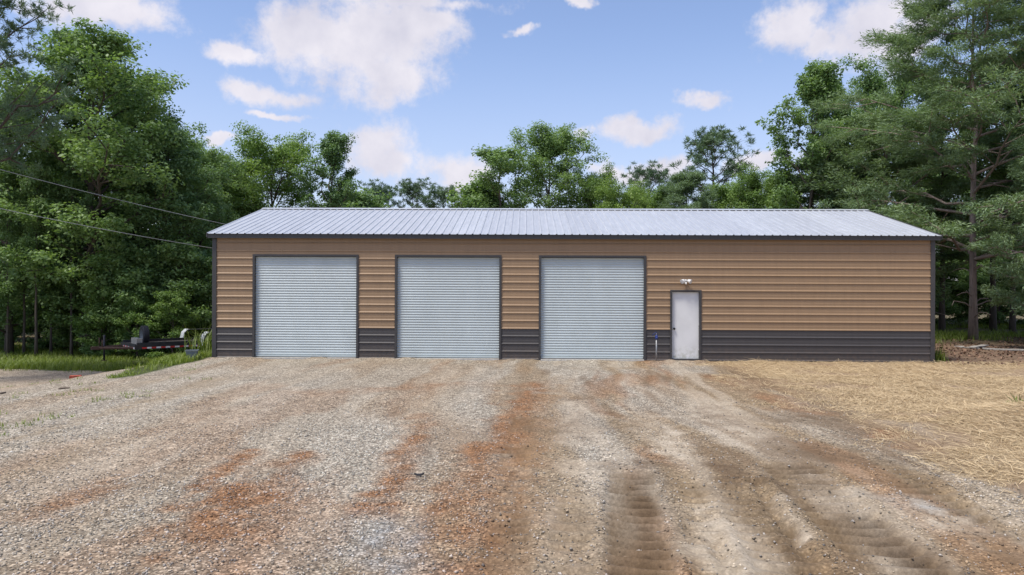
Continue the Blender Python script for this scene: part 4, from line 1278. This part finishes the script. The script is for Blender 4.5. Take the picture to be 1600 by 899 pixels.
def grass():
    rng = np.random.default_rng(21)
    x = rng.uniform(-25, -9.45, 150000); y = rng.uniform(-6, 13, 150000)
    g = left_grass(x, y)
    keep = (rng.random(len(x)) < g * (0.25 + 0.75 * sstep(0.35, 0.6, fbm(x, y, 0.9, 3))) * np.where(y > 5, 0.45, 1))
    x, y = x[keep], y[keep]
    H = (0.06 + 0.14 * rng.random(len(x))) * (0.6 + 0.9 * fbm(x, y, 0.6, 3)) * (0.6 + 0.7 * sstep(0, 1.2, y + 4))
    P = np.stack([x, y, gz(x, y) - 0.01], 1)
    o = link('grass', blades('grass', P, H, 0.5 + 0.5 * rng.random(len(x)), 0.006 + 0.004 * rng.random(len(x)), M['grass'], rng))
    tag(o, 'rough green grass growing around the trailer', 'grass', kind='stuff')
    x = rng.uniform(12.3, 30, 60000); y = rng.uniform(5.5, 26, 60000)
    k = rng.random(len(x)) < sstep(0.42, 0.62, fbm(x + 9, y, 0.35, 3)) * np.where((y > 8.5) | (x < 16.5), 1, 0)
    x, y = x[k], y[k]
    P = np.stack([x, y, gz(x, y) - 0.01], 1)
    o = link('grass', blades('grass', P, 0.12 + 0.25 * rng.random(len(x)), 0.5 + 0.5 * rng.random(len(x)), 0.008 + 0.005 * rng.random(len(x)), M['grass'], rng))
    tag(o, 'green woodland grass growing behind the cedar trunk', 'grass', kind='stuff')
    # sparse weeds in the gravel at left
    n = 500
    x = rng.uniform(-17, -7.5, n); y = rng.uniform(-12, -2, n); k = fbm(x, y, 0.8, 3) > 0.53
    c = np.stack([x[k], y[k]], 1); c = np.repeat(c, 14, 0) + rng.normal(size=(k.sum() * 14, 2)) * 0.06
    P = np.stack([c[:, 0], c[:, 1], gz(c[:, 0], c[:, 1]) - 0.005], 1)
    o = link('weeds', blades('weeds', P, 0.03 + 0.07 * rng.random(len(P)), 0.6 + 0.4 * rng.random(len(P)), np.full(len(P), 0.005), M['grass'], rng))
    tag(o, 'sparse little weeds sprouting in the left gravel', 'weeds', kind='stuff')


grass()


def weed_clump(px, Y, n, h, label, seed, spread=0.25, wid=0.012):
    rng = np.random.default_rng(seed)
    x = at_y(px, 500, Y)[0]; z = float(gz(x, Y)[0])
    P = np.stack([rng.normal(size=n) * spread * 0.5, rng.normal(size=n) * spread * 0.5, np.zeros(n) - 0.02], 1)
    H = h * (0.45 + 0.6 * rng.random(n))
    r = empty('weed_clump', (x, Y, z)); tag(r, label, 'weed', 'tall weeds beside the garage')
    link('blades', blades('weed_blades', P, H, 0.3 + 0.7 * rng.random(n), wid * (0.7 + 0.6 * rng.random(n)), M['grass'], rng), r)
    m = MB()
    for i in range(7):
        a = rng.normal(size=2) * spread * 0.35
        m.tube([(a[0] * 0.5, a[1] * 0.5, -0.02), (a[0] * 0.8, a[1] * 0.8, h * 0.5), (a[0] * 1.4, a[1] * 1.4, h * (0.85 + 0.2 * rng.random()))], [0.008, 0.006, 0.003], 5, cap=False)
    m.build('stems', M['grass'], r)


weed_clump(322, 1.2, 120, 1.1, 'tall pale reedy weeds at the left corner of the garage', 3, 0.45, 0.014)
weed_clump(1467, 0.3, 90, 0.55, 'small green weed at the right corner of the garage', 5, 0.2)
weed_clump(1594, at_z(1594, 634)[1], 40, 0.22, 'green sprig growing through the straw at right', 6, 0.2)


def stones():
    """loose gravel near the camera: angular squashed stones, coloured like the ground they lie on"""
    rng = np.random.default_rng(31)
    xs, ys = [], []
    for (y0, y1, dens) in ((-17.6, -13.5, 900), (-13.5, -10.5, 420), (-10.5, -7.5, 150)):
        hw0 = (y1 - CAM[1]) * 0.72 + 0.4
        n = int(dens * (y1 - y0) * 2 * hw0)
        xs.append(rng.uniform(-hw0, hw0, n)); ys.append(rng.uniform(y0, y1, n))
    x = np.concatenate(xs); y = np.concatenate(ys)
    k = np.abs(x) < (y - CAM[1]) * 0.72 + 0.4
    x, y = x[k], y[k]
    col, g = ground_state(x, y)
    k = rng.random(len(x)) < np.clip(1.1 * g - 0.12, 0.06, 1)
    x, y, col = x[k], y[k], col[k]
    n = len(x)
    s = 0.007 + 0.013 * rng.random(n) ** 2.2
    O = np.array([(1, 0, 0), (0, 1, 0), (-1, 0, 0), (0, -1, 0), (0.1, 0.1, 0.62), (0, 0, -0.6)])
    V = O[None] * (0.65 + 0.7 * rng.random((n, 6, 1))) + rng.normal(size=(n, 6, 3)) * 0.14
    a = rng.random(n) * 6.283; ca, sa = np.cos(a)[:, None], np.sin(a)[:, None]
    V = np.stack([V[..., 0] * ca - V[..., 1] * sa * 0.75, V[..., 0] * sa + V[..., 1] * ca * 0.75, V[..., 2]], 2) * s[:, None, None]
    V += np.stack([x, y, gz(x, y) + s * 0.22], 1)[:, None]
    T = np.array([(0, 1, 4), (1, 2, 4), (2, 3, 4), (3, 0, 4), (1, 0, 5), (2, 1, 5), (3, 2, 5), (0, 3, 5)])
    Fq = (np.arange(n)[:, None, None] * 6 + T[None]).reshape(-1, 3)
    val = (0.34 + 1.2 * rng.random(n) ** 1.25)
    tint = np.where(rng.random(n)[:, None] < 0.3, np.array([[0.36, 0.345, 0.325]]), col)
    c = 0.55 * tint + 0.45 * col
    c = np.clip(c * val[:, None] * 1.12, 0.02, 0.75)
    c4 = np.concatenate([c, np.ones((n, 1))], 1)
    me = np_mesh('gravel', V.reshape(-1, 3), Fq, M['stone'], False, {'col': ('FLOAT_COLOR', np.repeat(c4, 6, 0))})
    tag(link('gravel', me), 'loose angular gravel stones strewn over the yard', 'gravel', kind='stuff')


stones()


def straw():
    rng = np.random.default_rng(41)
    n = 260000
    x = rng.uniform(3, 18, n); y = rng.uniform(-15.5, 0.3, n)
    s = straw_side(x, y) + (fbm(x, y, 1.1, 4) - 0.5) * 2.4
    bare = sstep(0.50, 0.66, fbm(x + 4, y * 1.6, 0.8, 4))
    vis = np.abs(x) < (y - CAM[1]) * 0.74 + 0.6
    k = vis & (rng.random(n) < sstep(-0.9, 1.1, s) * (1 - 0.85 * bare) * (0.35 + 0.65 * sstep(-1, -6, y)) * sstep(0.5, -0.3, y))
    x, y = x[k], y[k]; n = len(x)
    a = rng.normal(size=n) * 0.9 + 3.0 * fbm(x, y, 0.5, 2); tilt = np.abs(rng.normal(size=n)) * 0.16
    L_ = 0.07 + 0.2 * rng.random(n)
    d = np.stack([np.cos(a) * np.cos(tilt), np.sin(a) * np.cos(tilt), np.sin(tilt)], 1)
    sd_ = np.stack([-np.sin(a), np.cos(a), 0.35 * rng.normal(size=n)], 1)
    w = (0.0019 + 0.0014 * rng.random(n))[:, None]
    base = np.stack([x, y, gz(x, y) + 0.006 + 0.03 * rng.random(n) ** 2 * sstep(-0.2, 1.5, straw_side(x, y))], 1)
    mid = base + d * (L_ * 0.5)[:, None]; mid[:, 2] += 0.012 * rng.random(n)
    tip = base + d * L_[:, None]
    tip[:, 2] = np.maximum(tip[:, 2] - 0.03 * rng.random(n), gz(tip[:, 0], tip[:, 1]) + 0.004)
    V = np.stack([base - sd_ * w, base + sd_ * w, mid + sd_ * w, mid - sd_ * w, tip + sd_ * w * 0.6, tip - sd_ * w * 0.6], 1).reshape(-1, 3)
    b = np.arange(n)[:, None] * 6
    Fq = np.concatenate([b + np.array([[0, 1, 2, 3]]), b + np.array([[3, 2, 4, 5]])], 0)
    t = rng.random(n)[:, None]
    c = np.array([[0.29, 0.195, 0.095]]) * (1 - t) + np.array([[0.68, 0.53, 0.31]]) * t
    c4 = np.concatenate([c, np.ones((n, 1))], 1)
    me = np_mesh('straw', V, Fq, M['straw'], False, {'col': ('FLOAT_COLOR', np.repeat(c4, 6, 0))})
    tag(link('straw', me), 'loose golden straw mulch spread right of the gravel', 'straw', kind='stuff')


straw()


def litter():
    rng = np.random.default_rng(51)
    n = 16000
    x = rng.uniform(12.2, 26, n); y = rng.uniform(-0.8, 14, n)
    k = rng.random(n) < 0.3 + 0.7 * sstep(0.35, 0.6, fbm(x, y, 0.7, 3)); x, y = x[k], y[k]; n = len(x)
    P = np.stack([x, y, gz(x, y) + 0.015 + 0.02 * rng.random(n)], 1)
    t = rng.random(n)[:, None]
    c = np.array([[0.07, 0.042, 0.028]]) * (1 - t) + np.array([[0.27, 0.16, 0.10]]) * t
    Nn = np.array([0, 0, 1.0]) + rng.normal(size=(n, 3)) * 0.45
    me = leaf_cloud('litter', P, Nn, 0.05 + 0.07 * rng.random(n), 0.7, t[:, 0], M['litter'], rng)
    a = me.attributes.new('col', 'FLOAT_COLOR', 'POINT'); c4 = np.concatenate([c, np.ones((n, 1))], 1)
    a.data.foreach_set('color', np.repeat(c4, 4, 0).astype(np.float32).ravel())
    tag(link('leaf_litter', me), 'fallen brown leaves and twigs under the cedar', 'leaf litter', kind='stuff')


litter()
